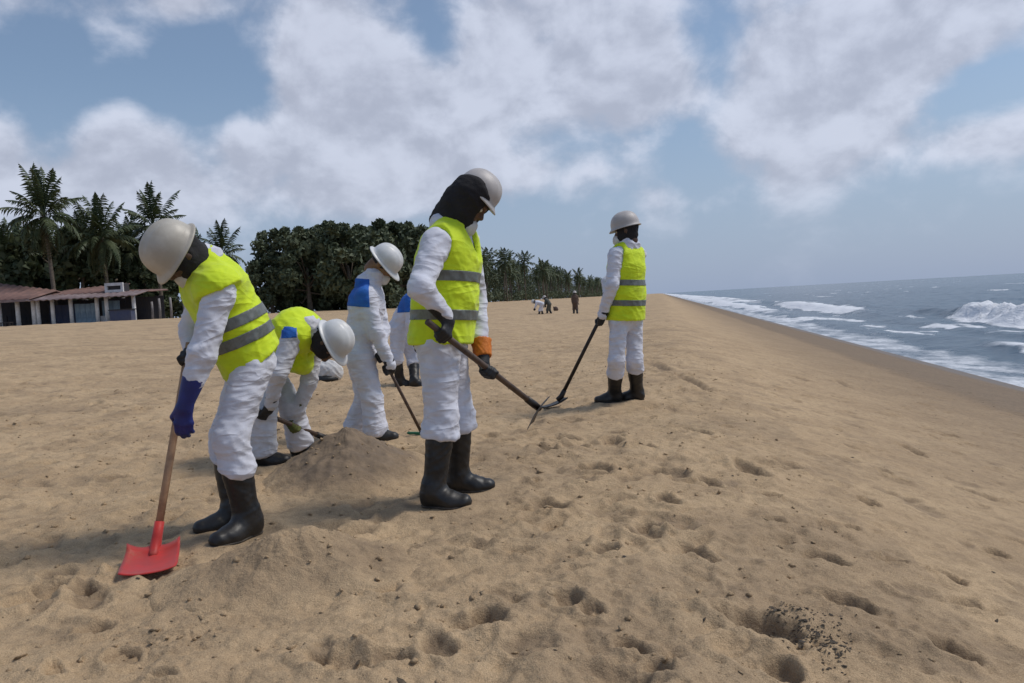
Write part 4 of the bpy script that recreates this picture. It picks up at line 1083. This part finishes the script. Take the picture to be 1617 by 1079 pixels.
# ------------------------------------------------------------------ vegetation
def place(px, D):
    d = ray(px, 480); x, y = d[0] / d[1] * D, D
    return np.array([x, y, float(base_z(np.array([x]), np.array([y]))[0])])
def frond_geo(Lf, arch, droop, n=19, wid=.80, seed=0):
    """one pinnate leaf along +x: arched midrib with hanging leaflets"""
    r_ = np.random.default_rng(seed); V = []; F = []
    t = np.linspace(0, 1, 9); px = Lf * (t - .12 * droop * t ** 2); pz = Lf * (arch * t - droop * t ** 2.2)
    def at_(u): return np.array([np.interp(u, t, px), 0, np.interp(u, t, pz)])
    for i in range(8):
        a, b = at_(t[i]), at_(t[i + 1]); w0 = .05 * (1 - t[i]) + .012; w1 = .05 * (1 - t[i + 1]) + .012; o = len(V)
        V += [a + (0, -w0, 0), a + (0, w0, 0), b + (0, w1, 0), b + (0, -w1, 0)]; F.append((o, o + 1, o + 2, o + 3))
    for i in range(n):
        u = .14 + .86 * (i + .5) / n; p = at_(u); ln = wid * (math.sin(math.pi * min(1, .18 + u * .86)) ** .7) * (.85 + .3 * r_.random())
        for s in (-1, 1):
            hang = .35 + .55 * r_.random(); fw = .45 + .3 * r_.random()
            tip = p + np.array([fw * ln, s * ln * .8, -hang * ln]); mid = p + np.array([fw * ln * .5, s * ln * .48, -hang * ln * .28]); o = len(V); ww = Lf / n * .46
            V += [p + (-ww, 0, 0), p + (ww, 0, 0), mid + (ww * 1.0, 0, 0), mid + (-ww * .8, 0, 0), tip]
            F += [(o, o + 1, o + 2, o + 3), (o + 3, o + 2, o + 4)]
    return V, F
FR = [mesh_np('frond', np.array(V), F, M['frond'], False) for V, F in (frond_geo(4.0, .75, .50, seed=1), frond_geo(4.2, .60, .80, seed=2), frond_geo(3.8, .35, 1.0, seed=3), frond_geo(4.1, .95, .42, seed=4))]
FRD = mesh_np('frond', *(lambda g_: (np.array(g_[0]), g_[1]))(frond_geo(3.4, .05, 1.15, seed=5)), M['frond_dry'], False)
pal_r = np.random.default_rng(11)
def trunk_pts(h, lean, az):
    t = np.linspace(0, 1, 9)
    return np.stack([math.cos(az) * lean * t ** 1.7, math.sin(az) * lean * t ** 1.7, h * t], 1)
def palm(px, D, top_py, n, label, group='coconut palms behind the beach huts', spread=1.0):
    b = place(px, D); h = (at(px, top_py, D)[2] - b[2]); root = empty('palm_tree', b - np.array([0, 0, .1]), label, 'palm tree', group)
    P_ = trunk_pts(h, .35 + .5 * pal_r.random(), pal_r.random() * 6.28)
    V, F = tube(P_, np.linspace(.20, .12, 9), 9); link('trunk', mesh_np('trunk', V, F, M['bark']), root)
    for i in range(n):
        t = i / n; el = math.radians(86 - 118 * t ** .80 + pal_r.normal() * 6); az = i * 2.39996 + pal_r.normal() * .2
        me = FR[(3, 0, 1, 2)[min(3, int(t * 4))]] if t < .92 else FRD
        o = link('frond', me, root); o.location = Vector(P_[-1]) + Vector((.08 * math.cos(az), .08 * math.sin(az), -.3 * t))
        o.rotation_euler = (pal_r.normal() * .15, -(el - math.radians(25)), az); sc = spread * (.85 + .3 * pal_r.random()); o.scale = (sc, sc, sc)
    return root
palm(88, 66, 336, 42, 'tallest coconut palm with upright fronds above the leftmost hut', spread=.92)
palm(172, 70, 372, 38, 'coconut palm right of the tallest palm, over the hut with the white frame', spread=.86)
palm(256, 74, 352, 36, 'coconut palm rising behind the cream hard hat', spread=.86)
palm(352, 78, 398, 34, 'shorter coconut palm between the front worker and the big dark trees', spread=.74)
palm(6, 72, 402, 34, 'coconut palm cut by the left border of the picture', spread=.86)
palm(45, 76, 398, 34, 'coconut palm low behind the tallest palm on its left side', spread=.75)
palm(130, 72, 385, 38, 'bushy coconut palm with low fronds right beside the tallest palm', spread=.85)
palm(212, 78, 398, 34, 'coconut palm half hidden left of the cream hard hat', spread=.86)
palm(300, 84, 418, 32, 'low coconut palm behind the vest of the front worker', spread=.86)

def crown_cards(blobs, nper, size, seed, squash=.8):
    r_ = np.random.default_rng(seed); Vs = []; Q = []
    k = 0
    for (c, rad) in blobs:
        d = r_.normal(size=(nper, 3)); d /= np.linalg.norm(d, axis=1)[:, None]; rr = rad * r_.random(nper) ** .38
        p = np.array(c) + d * rr[:, None] * (1, 1, squash)
        a = r_.normal(size=(nper, 3)); a /= np.linalg.norm(a, axis=1)[:, None]; b = np.cross(a, r_.normal(size=(nper, 3))); b /= np.linalg.norm(b, axis=1)[:, None]
        s1 = size * (.6 + .8 * r_.random(nper))[:, None]; s2 = s1 * .55
        Vs.append(np.stack([p - a * s1, p + b * s2, p + a * s1, p - b * s2], 1).reshape(-1, 3))
        Q.append(k + np.arange(nper * 4).reshape(-1, 4)); k += nper * 4
    return np.concatenate(Vs), np.concatenate(Q)
def tree_shape(h, w_, seed, nb=34, nper=150, leaf=.26, m='leaf'):
    """broad tree: trunk with limbs, crown of leaf clumps with gaps"""
    r_ = np.random.default_rng(seed); blobs = []; limbs = MB()
    th = h * .30
    limbs.tube([(0, 0, -.2), (.05, .03, th * .5), (.1, 0, th), (.08, .02, h * .55)], [.34, .26, .20, .10], 9)
    for i in range(nb):
        a = i * 2.4 + r_.normal() * .3; u = (i + .5) / nb; zz = h * (.22 + .68 * u); rad = w_ / 2 * math.sqrt(max(.05, 1 - ((u - .42) / .66) ** 2)) * (.55 + .45 * r_.random())
        c = np.array([math.cos(a) * rad, math.sin(a) * rad, zz + r_.normal() * .25]); blobs.append((c, h * (.095 + .055 * r_.random())))
        if i % 4 == 0: limbs.tube([(.08, .01, th * (.7 + .5 * u)), c * (.5, .5, 1) - np.array([0, 0, .12 * h]), c], [.10, .06, .02], 6)
    for i in range(7):
        a = r_.random() * 6.28; rad = w_ * .30 * r_.random() ** .5; blobs.append((np.array([math.cos(a) * rad, math.sin(a) * rad, h * (.90 + .09 * r_.random())]), h * .055))
    V, Q = crown_cards(blobs, nper, leaf, seed + 100)
    return limbs.mesh('trunk', M['bark'], True), mesh_np('crown', V, Q, M[m], False)
TS = [tree_shape(9.2, 7.6, 1), tree_shape(8.6, 7.0, 2), tree_shape(7.4, 6.4, 3), tree_shape(5.2, 6.0, 4, m='leaf_mid')]
def tree(px, D, k, sc, label, group='dark broad trees behind the beach', rz=None):
    b = place(px, D); root = empty('broad_tree', b, label, 'tree', group); root.scale = (sc, sc, sc); root.rotation_euler.z = pal_r.random() * 6.28 if rz is None else rz
    link('trunk', TS[k][0], root); link('crown', TS[k][1], root)
tree(452, 76, 0, .88, 'dark broad tree at the left of the big clump')
tree(520, 78, 0, .95, 'tallest dark broad tree in the middle of the big clump')
tree(585, 80, 1, 1.0, 'dark broad tree of the clump right behind the white worker')
tree(430, 74, 2, .72, 'lower dark tree on the left flank of the big clump')
tree(490, 74, 1, .92, 'dark broad tree in the front of the big clump')
tree(552, 74, 2, 1.06, 'dark rounded tree in the front of the clump beside the white worker')
tree(632, 84, 2, 1.25, 'dark tree at the right end of the clump beside the middle worker')
tree(672, 92, 1, 1.10, 'dark tree hidden mostly behind the middle worker')
tree(385, 80, 3, .48, 'low green tree in the gap left of the big clump')
tree(330, 80, 3, .58, 'low green tree behind the back of the front worker')
tree(240, 76, 3, 1.0, 'low green tree behind the fence posts and the cream hard hat')
tree(100, 74, 3, 1.75, 'mid green tree filling the space under the tallest palm')
tree(160, 78, 3, 1.75, 'mid green tree above the hut with the white frame')
tree(30, 78, 3, 1.75, 'mid green tree above the leftmost red roof')
tree(200, 84, 2, .95, 'dark tree behind the right end of the hut row')
tree(-60, 78, 2, 1.0, 'dark tree beyond the left border')

# the grove that follows the coast
def grove_crown(seed, n=20):
    r_ = np.random.default_rng(seed); V = []; F = []
    for i in range(n):
        t = i / n; v, f = frond_geo(3.6 + .8 * r_.random(), (.85, .6, .3)[min(2, int(t * 3))], (.45, .75, 1.05)[min(2, int(t * 3))], n=8, wid=.85, seed=seed * 50 + i)
        el = math.radians(70 - 100 * t + r_.normal() * 8) - math.radians(25); az = i * 2.39996
        Rm = np.array(Matrix.Rotation(az, 3, 'Z') @ Matrix.Rotation(-el, 3, 'Y')); o = len(V)
        V += [Rm @ np.array(q_) for q_ in v]; F += [tuple(a + o for a in q_) for q_ in f]
    return mesh_np('crown', np.array(V), F, M['frond'], False)
GC = [grove_crown(s_) for s_ in (1, 2, 3)]
GT = [(lambda g_: mesh_np('trunk', g_[0], g_[1], M['bark']))(tube(trunk_pts(8.6, .9, a_), np.linspace(.19, .12, 9), 7)) for a_ in (0.5, 2.6, 4.4)]
gr = np.random.default_rng(5)
GP = []
for row, (u0, d0, n_) in enumerate(((-33, 92, 46), (-38, 98, 40), (-46, 96, 30))):
    for i in range(n_):
        D = d0 * (520 / d0) ** ((i + .2 + .5 * gr.random()) / n_) if row < 2 else d0 * (380 / d0) ** ((i + gr.random()) / n_)
        uu = u0 + gr.normal() * 1.6
        p = CN * uu + CD * D; x, y = p
        GP.append((x, y, .66 + .36 * gr.random(), row))
for (x, y, sc, row) in GP:
    root = empty('palm_tree', (x, y, float(base_z(np.array([x]), np.array([y]))[0]) - .1), 'coconut palm in the grove that runs along the beach into the distance', 'palm tree', 'coconut palms of the long grove along the beach')
    k = int(gr.integers(3)); root.rotation_euler.z = gr.random() * 6.28; root.scale = (sc, sc, sc * (1.0 if row < 2 else 1.08))
    link('trunk', GT[k], root); tp_ = trunk_pts(8.6, .9, (0.5, 2.6, 4.4)[k])[-1]
    o = link('crown', GC[int(gr.integers(3))], root, tp_); o.rotation_euler.z = gr.random() * 6.28; o.scale = (.86, .86, .86)
# farther on the grove reads as one mass
bl_ = []
for i in range(150):
    D = 500 + 900 * gr.random() ** 1.5; uu = -30 - 22 * gr.random(); p = CN * uu + CD * D; b_ = float(base_z(np.array([p[0]]), np.array([p[1]]))[0])
    bl_.append((np.array([p[0], p[1], b_ + 3 + 7 * gr.random()]), 3.2))
V, Q = crown_cards(bl_, 40, 1.1, 77); link('far_treeline', mesh_np('far_treeline', V, Q, M['leaf_mid'], False), kind='stuff', label='far end of the palm grove reading as one green mass', cat='treeline')
# low scrub along the foot of the trees
bl_ = []
for i in range(460):
    D = 95 * (480 / 95) ** gr.random(); uu = -36 - 8 * gr.random(); p = CN * uu + CD * D
    bl_.append((np.array([p[0], p[1], float(base_z(np.array([p[0]]), np.array([p[1]]))[0]) + 1.5 + 4.5 * gr.random()]), 1.1 + 1.0 * gr.random()))
for i in range(420):
    D = 70 * (480 / 70) ** gr.random(); uu = -31.5 - 5 * gr.random(); p = CN * uu + CD * D
    bl_.append((np.array([p[0], p[1], float(base_z(np.array([p[0]]), np.array([p[1]]))[0]) + .3 + 1.5 * gr.random()]), .7 + 1.0 * gr.random()))
for i in range(190):
    px = 215 + 430 * gr.random(); D = 76 + 10 * gr.random(); p = place(px, D); bl_.append((p + np.array([0, 0, .4 + 1.4 * gr.random()]), .7 + .7 * gr.random()))
for i in range(120):
    px = -80 + 330 * gr.random(); D = 74 + 8 * gr.random(); p = place(px, D); bl_.append((p + np.array([0, 0, .5 + 2.6 * gr.random()]), 1.0 + .7 * gr.random()))
V, Q = crown_cards(bl_, 70, .24, 78); link('undergrowth', mesh_np('undergrowth', V, Q, M['leaf'], False), kind='stuff', label='dark scrub along the foot of the trees', cat='undergrowth')

# ------------------------------------------------------------------ huts
HD = 62.0; PXM = HD / FPX
def hx(px): return (px - PW / 2) * PXM
def hz(px, py): return at(px, py, HD)[2]
def hut(px0, px1, label, posts, eave_py, ridge, roof_m, walls, depth=6.0, post_r=.17, fascia=None, mono=True, hip=None):
    g0 = place((px0 + px1) / 2, HD); X0, X1 = hx(px0), hx(px1); cx = (X0 + X1) / 2
    zb = float(base_z(np.array([cx]), np.array([HD]))[0]); org = np.array([cx, HD, zb])
    root = empty('beach_hut', org, label, 'hut', 'open huts at the edge of the beach')
    ze = hz((px0 + px1) / 2, eave_py) - zb
    MB().box((X0 - cx - .2, -.3, -.4), (X1 - cx + .2, depth + .2, .06)).build('floor_slab', M['wall_white'], root)
    for p in posts:
        V, F = tube([(hx(p) - cx, 0, .06), (hx(p) - cx, 0, ze * .5), (hx(p) - cx, 0, ze - .02)], post_r, 10)
        link('post', mesh_np('post', V, F, M['post']), root)
    for k in range(3):
        xx = X0 - cx + (X1 - X0) * (k + .3) / 2.6; V, F = tube([(xx, depth - .3, .06), (xx, depth - .3, ze)], post_r, 8); link('post', mesh_np('post', V, F, M['post_grey']), root)
    return root, cx, zb, ze, X0 - cx, X1 - cx
def roof_sheet(x0, x1, y0, y1, z00, z01, z10, z11, th=.07, wave=.045, pitch=.55):
    """corrugated sheet between four corners (front left, front right, back left, back right heights)"""
    n = max(4, int((x1 - x0) / pitch * 4)); V = []; F = []
    for i in range(n + 1):
        t = i / n; x = x0 + (x1 - x0) * t; wv = wave * math.sin(2 * math.pi * x / pitch)
        za, zb_ = z00 + (z01 - z00) * t + wv, z10 + (z11 - z10) * t + wv
        V += [(x, y0, za), (x, y1, zb_), (x, y1, zb_ - th), (x, y0, za - th)]
    for i in range(n):
        a = i * 4; b = a + 4
        F += [(a, b, b + 1, a + 1), (a + 2, b + 2, b + 3, a + 3), (a + 3, b + 3, b, a), (a + 1, b + 1, b + 2, a + 2)]
    F += [(0, 1, 2, 3), (n * 4 + 3, n * 4 + 2, n * 4 + 1, n * 4)]
    return V, F
def board_row(parent, m, x0, x1, y, z0, z1, w_=.42):
    """upright boards side by side, each a little proud or set back"""
    n = max(1, int((x1 - x0) / w_)); wd = (x1 - x0) / n; me = {}
    for i in range(n):
        k = i % 3
        if k not in me: me[k] = MB().box((.008, 0, 0), (wd - .008, .03 + .008 * k, (z1 - z0) * (1 - .012 * k))).mesh('board', m)
        link('board', me[k], parent, (x0 + i * wd, y, z0))
# left hut: hipped rusty roof
root, cx, zb, ze, a0, a1 = hut(-70, 62, 'leftmost open hut under a sloping rusty brown roof', (-60, -25, 5, 34, 59), 473, None, 'roof_red', None)
zr = hz(-20, 436) - zb
V, F = roof_sheet(a0 - .5, a1 + .3, -1.1, 2.6, ze - .10, ze - .10, zr, ze + .62); MB().add(V, F).build('roof', M['roof_red'], root, True)
V, F = roof_sheet(a0 - .5, a1 + .3, 2.62, 6.6, zr - .02, ze + .60, ze, ze); MB().add(V, F).build('roof', M['roof_red'], root, True)
MB().box((a0 - .4, -1.13, ze - .34), (a1 + .25, -1.06, ze - .14)).build('fascia', M['roof_grey'], root)
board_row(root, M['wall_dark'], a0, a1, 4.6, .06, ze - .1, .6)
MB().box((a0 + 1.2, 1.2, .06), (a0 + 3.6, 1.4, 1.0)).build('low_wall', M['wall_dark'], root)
# middle hut: long low roof, white posts, blue boards
root, cx, zb, ze, a0, a1 = hut(63, 228, 'long hut with white posts, blue boards and a white frame on its roof', (66, 89, 118, 159, 174, 217), 469, None, 'roof_grey', None, post_r=.15)
m1, m2 = hx(100) - cx, hx(166) - cx
V, F = roof_sheet(a0 - .1, a1 + .2, -1.2, 1.2, ze - .05, ze - .08, ze + .38, ze + .34); MB().add(V, F).build('porch_roof', M['roof_grey'], root, True)
z1_, z2_ = hz(70, 455) - zb, hz(165, 444) - zb
V, F = roof_sheet(a0, m2, 1.0, 5.0, ze + .30, ze + .42, z1_, z2_); MB().add(V, F).build('roof', M['roof_red'], root, True)
V, F = roof_sheet(m2, a1, 1.2, 5.2, ze + .36, ze + .32, ze + .6, ze + .5); MB().add(V, F).build('roof', M['roof_red'], root, True)
w0, w1 = hx(164) - cx, hx(193) - cx; zt = hz(178, 446) - zb
fr = MB(); fr.box((w0, .9, ze + .30), (w0 + .18, 1.1, zt)); fr.box((w1 - .18, .9, ze + .30), (w1, 1.1, zt)); fr.box((w0 + .18, .9, zt - .24), (w1 - .18, 1.1, zt)); fr.box((w0 + .18, .9, ze + .30), (w1 - .18, 1.1, ze + .52))
fr.build('gable_frame', M['wall_white'], root)
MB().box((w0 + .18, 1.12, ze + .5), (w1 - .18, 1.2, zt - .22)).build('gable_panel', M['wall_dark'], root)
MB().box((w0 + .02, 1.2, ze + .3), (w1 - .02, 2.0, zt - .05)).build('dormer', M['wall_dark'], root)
board_row(root, M['wall_navy'], a0 + .1, hx(118) - cx - .12, 1.6, .06, ze - .45, .5)
board_row(root, M['wall_blue'], hx(122) - cx, hx(156) - cx, .16, .06, ze - .50, .42)
board_row(root, M['wall_blue'], hx(162) - cx, hx(190) - cx, .46, .06, ze - .35, .42)
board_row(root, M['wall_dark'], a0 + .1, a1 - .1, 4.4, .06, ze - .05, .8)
MB().box((hx(160) - cx, .28, .06), (hx(188) - cx, .42, .55)).build('low_wall', M['wall_white'], root)
# things in front of the huts
p = np.array([hx(207), HD - .9, 0]); p[2] = ground_at(p[0], p[1]); t_ = empty('counter', p, 'long dark counter standing at the right end of the hut row', 'counter')
MB().box((-.85, -.35, -.1), (.85, .35, .92)).build('cabinet', M['wall_navy'], t_); MB().box((-.92, -.42, .922), (.92, .42, 1.0)).build('top', M['furn'], t_)
for i, (px, lb) in enumerate(((2, 'small dark stool at the left border in front of the leftmost hut'), (14, 'small dark stool second from the left border in front of the leftmost hut'), (23, 'small dark stool third from the left border in front of the leftmost hut'), (40, 'small dark stool right of the white post of the leftmost hut'))):
    p = np.array([hx(px), HD - 1.4 - .3 * (i % 2), 0]); p[2] = ground_at(p[0], p[1])
    t_ = empty('stool', p, lb, 'stool', 'dark stools in front of the leftmost hut')
    MB().box((-.22, -.22, .42), (.22, .22, .48)).build('seat', M['furn'], t_)
    for sx in (-1, 1):
        for sy in (-1, 1): link('leg', MB().box((-.025, -.025, -.05), (.025, .025, .418)).mesh('leg', M['furn']), t_, (sx * .17, sy * .17, 0))
for i, (px, h_, nm) in enumerate(((236, 1.5, 'short grey fence post next to the dark counter'), (248, 1.75, 'second grey fence post right of the hut row'), (266, 1.8, 'tall grey fence post left of the front worker'), (287, 1.7, 'grey fence post touching the sleeve of the front worker'))):
    p = np.array([hx(px), HD + 1.0, 0]); p[2] = ground_at(p[0], p[1])
    V, F = tube([(0, 0, -.3), (.03, 0, h_ * .5), (.0, .02, h_)], [.11, .10, .09], 8); link('fence_post', mesh_np('fence_post', V, F, M['post_grey']), None, p, label=nm, cat='fence post', group='fence posts beside the huts')

# ------------------------------------------------------------------ people far along the beach
def far_person(px, py, H, face, bend, label, suit, hat, vox=.022, arm=(.25, 0, -1)):
    gx = gd(px, py, .08); D = gx[2]; b = at(*gx); f = nrm(list(face) + [0]); l_ = np.array([-f[1], f[0], 0]); k = H / 1.75
    def px_of(p):
        d = p - CAM; zc = d @ F_; return (d @ R_ / zc * FPX + PW / 2, -(d @ U_) / zc * FPX + PH / 2, float(p[1]))
    hip = b + np.array([0, 0, .90 * k]) - f * .10 * bend; sp_ = nrm(np.array([0, 0, 1]) * math.cos(bend) + f * math.sin(bend)); nk_ = hip + sp_ * .52 * k; hd_ = nk_ + nrm(sp_ + .3 * f) * .16 * k
    j = dict(pel=hip, nk=nk_, hd=hd_)
    for s, q_ in (('R', -1), ('L', 1)):
        sh_ = nk_ - sp_ * .06 * k + l_ * q_ * .17 * k; j['s' + s] = sh_; ad = nrm(f * arm[0] + np.array([0, 0, arm[2]])); j['e' + s] = sh_ + ad * .27 * k + l_ * q_ * .04; j['w' + s] = j['e' + s] + nrm(ad + .3 * f) * .24 * k
        j['h' + s] = hip + l_ * q_ * .09 * k; j['f' + s] = b + l_ * q_ * .13 * k + f * .1 * q_; j['k' + s] = .5 * (j['h' + s] + j['f' + s]) + f * .05
    fr_ = dict(kind='free', f=(f[0] * .2, f[1] * .2, -1), n=tuple(l_), curl=(.5, .6, .4), mat='glove_black', cl=.06)
    worker(dict(label=label, face=face, vox=vox, suit=suit, j={a_: px_of(v_) for a_, v_ in j.items()}, handR=fr_, handL=fr_, toeR=face, toeL=face, headf=tuple(nrm(f * math.cos(bend) - np.array([0, 0, math.sin(bend) + .1]))), headu=tuple(sp_), hat=hat, boot_h=.30, hem=.02, scarf='scarf'))
far_person(909, 496, 1.40, (.1, 1), .02, 'distant person standing in brown clothes, seen beside the raised hoe on the crest', 'brown_cloth', 'hat_grey')
far_person(867, 497, 1.30, (-.9, .3), .55, 'distant person in dark grey clothes leaning towards the one in white', 'grey_cloth', 'hat_grey')
far_person(854, 498, 1.40, (-1, .1), 1.25, 'distant person in white bent low over the sand', 'suit', 'hat_white')
# sack and bundle
def lump(name, px, py, size, m, label, cat, seed, base_m=None):
    d = gd(px, py, 0.0); c = at(*d); p, n_ = drop(c[0], c[1]); root = empty(name, p, label, cat)
    sx, sy, sz = size
    def fn(P):
        d_ = ell(P, (0, 0, sz * .42), I3, (sx, sy, sz * .62)); d_ = smin(d_, ell(P, (sx * .45, 0, sz * .35), I3, (sx * .5, sy * .8, sz * .45)), .05)
        d_ = smin(d_, cap(P, (-sx * .6, 0, sz * .75), (-sx * .9, .02, sz * 1.0), .05, .03), .06)
        return np.maximum(d_, -.02 - P[:, 2])
    V, Q = surface_nets(fn, (-sx * 1.6, -sy * 1.4, -.04), (sx * 1.6, sy * 1.4, sz * 1.4), .014)
    V = wrinkle(V, Q, .014, 9, seed); link('sack_body' if base_m else 'bundle', mesh_np(name, V, Q, m), root)
    if base_m:
        def fb(P):
            d_ = ell(P, (-.02, -.04, .02), I3, (sx * .9, sy * 1.05, .075)); return np.maximum(d_, -.02 - P[:, 2])  # flat black form stands in for the shadow under the sack
        V, Q = surface_nets(fb, (-sx * 1.3, -sy * 1.4, -.04), (sx * 1.3, sy * 1.4, .15), .014); link('base', mesh_np('base', V, Q, base_m), root)
lump('sack', 520, 609, (.20, .15, .27), M['sack'], 'white sack with its shadow modelled as a dark base lying under the white hat of the bent worker', 'sack', 4.0, M['base_shadow'])
lump('bundle', 878, 495, (.18, .16, .30), M['brown_cloth'], 'small dark brown bundle on the sand between two distant people', 'bundle', 6.0)

# ------------------------------------------------------------------ small scraps on the sand
def chips(pts, lo, hi, seed, flat=.6):
    r_ = np.random.default_rng(seed); V = []; F = []
    base_v = np.array([(1, 0, 0), (.3, .9, .1), (-.8, .5, 0), (-.7, -.6, .1), (.4, -.8, 0), (.1, .05, .8), (0, 0, -.6)])
    fc = [(0, 1, 5), (1, 2, 5), (2, 3, 5), (3, 4, 5), (4, 0, 5), (1, 0, 6), (2, 1, 6), (3, 2, 6), (4, 3, 6), (0, 4, 6)]
    for p in pts:
        s = lo + (hi - lo) * r_.random() ** 2.2; R_m = np.array(Matrix.Rotation(r_.random() * 6.28, 3, 'Z') @ Matrix.Rotation(r_.normal() * .35, 3, 'X'))
        v = base_v * (1 + .35 * r_.normal(size=(7, 1))) * (s, s * (.45 + .5 * r_.random()), s * flat * (.5 + .6 * r_.random())); o = len(V)
        V += list(v @ R_m.T + p); F += [tuple(a + o for a in f_) for f_ in fc]
    return np.array(V), F
cr = np.random.default_rng(31)
pts = []
for i in range(520):
    a = cr.random() ** .8; px = 1215 + 120 * a + cr.normal() * 12; py = 962 + 62 * a + cr.normal() * (8 + 16 * a); q_ = hit(px, py); p, n_ = drop(q_[0], q_[1]); pts.append(p + np.array([0, 0, .002]))
V, F = chips(pts, .002, .010, 41, .45); link('charcoal_scraps', mesh_np('charcoal_scraps', V, F, M['char'], False), kind='stuff', label='dark scraps scattered at the edge of the dug hole', cat='scraps')
pts = []
for i in range(520):
    v_ = 1.9 + 16 * cr.random() ** 1.5; u_ = -8 + 14 * cr.random(); x, y = CN * u_ + CD * v_; p, n_ = drop(x, y); pts.append(p)
V, F = chips(pts, .004, .018, 42); link('beach_litter', mesh_np('beach_litter', V, F, M['char'], False), kind='stuff', label='small dark bits of weed strewn over the sand', cat='litter')
pts = []
for i in range(5200):
    v_ = 1.6 + 11 * cr.random() ** 1.3; u_ = -7.5 + 8.3 * cr.random(); x, y = CN * u_ + CD * v_; p, n_ = drop(x, y); pts.append(p)
for hp in HP:
    k_ = hp[(hp[:, 3] < 1.0) & (hp[:, 3] > .12)]
    for i in cr.integers(0, len(k_), 60): pts.append(k_[i, :3] + np.array([cr.normal() * .006, cr.normal() * .006, .002]))
V, F = chips(pts, .004, .022, 43, .8); me = mesh_np('sand_clods', V, F, M['sand'], True); attr(me, 'wet', np.full(len(V), .10)); link('sand_clods', me, kind='stuff', label='crumbling clods of sand on the trampled beach', cat='clods')
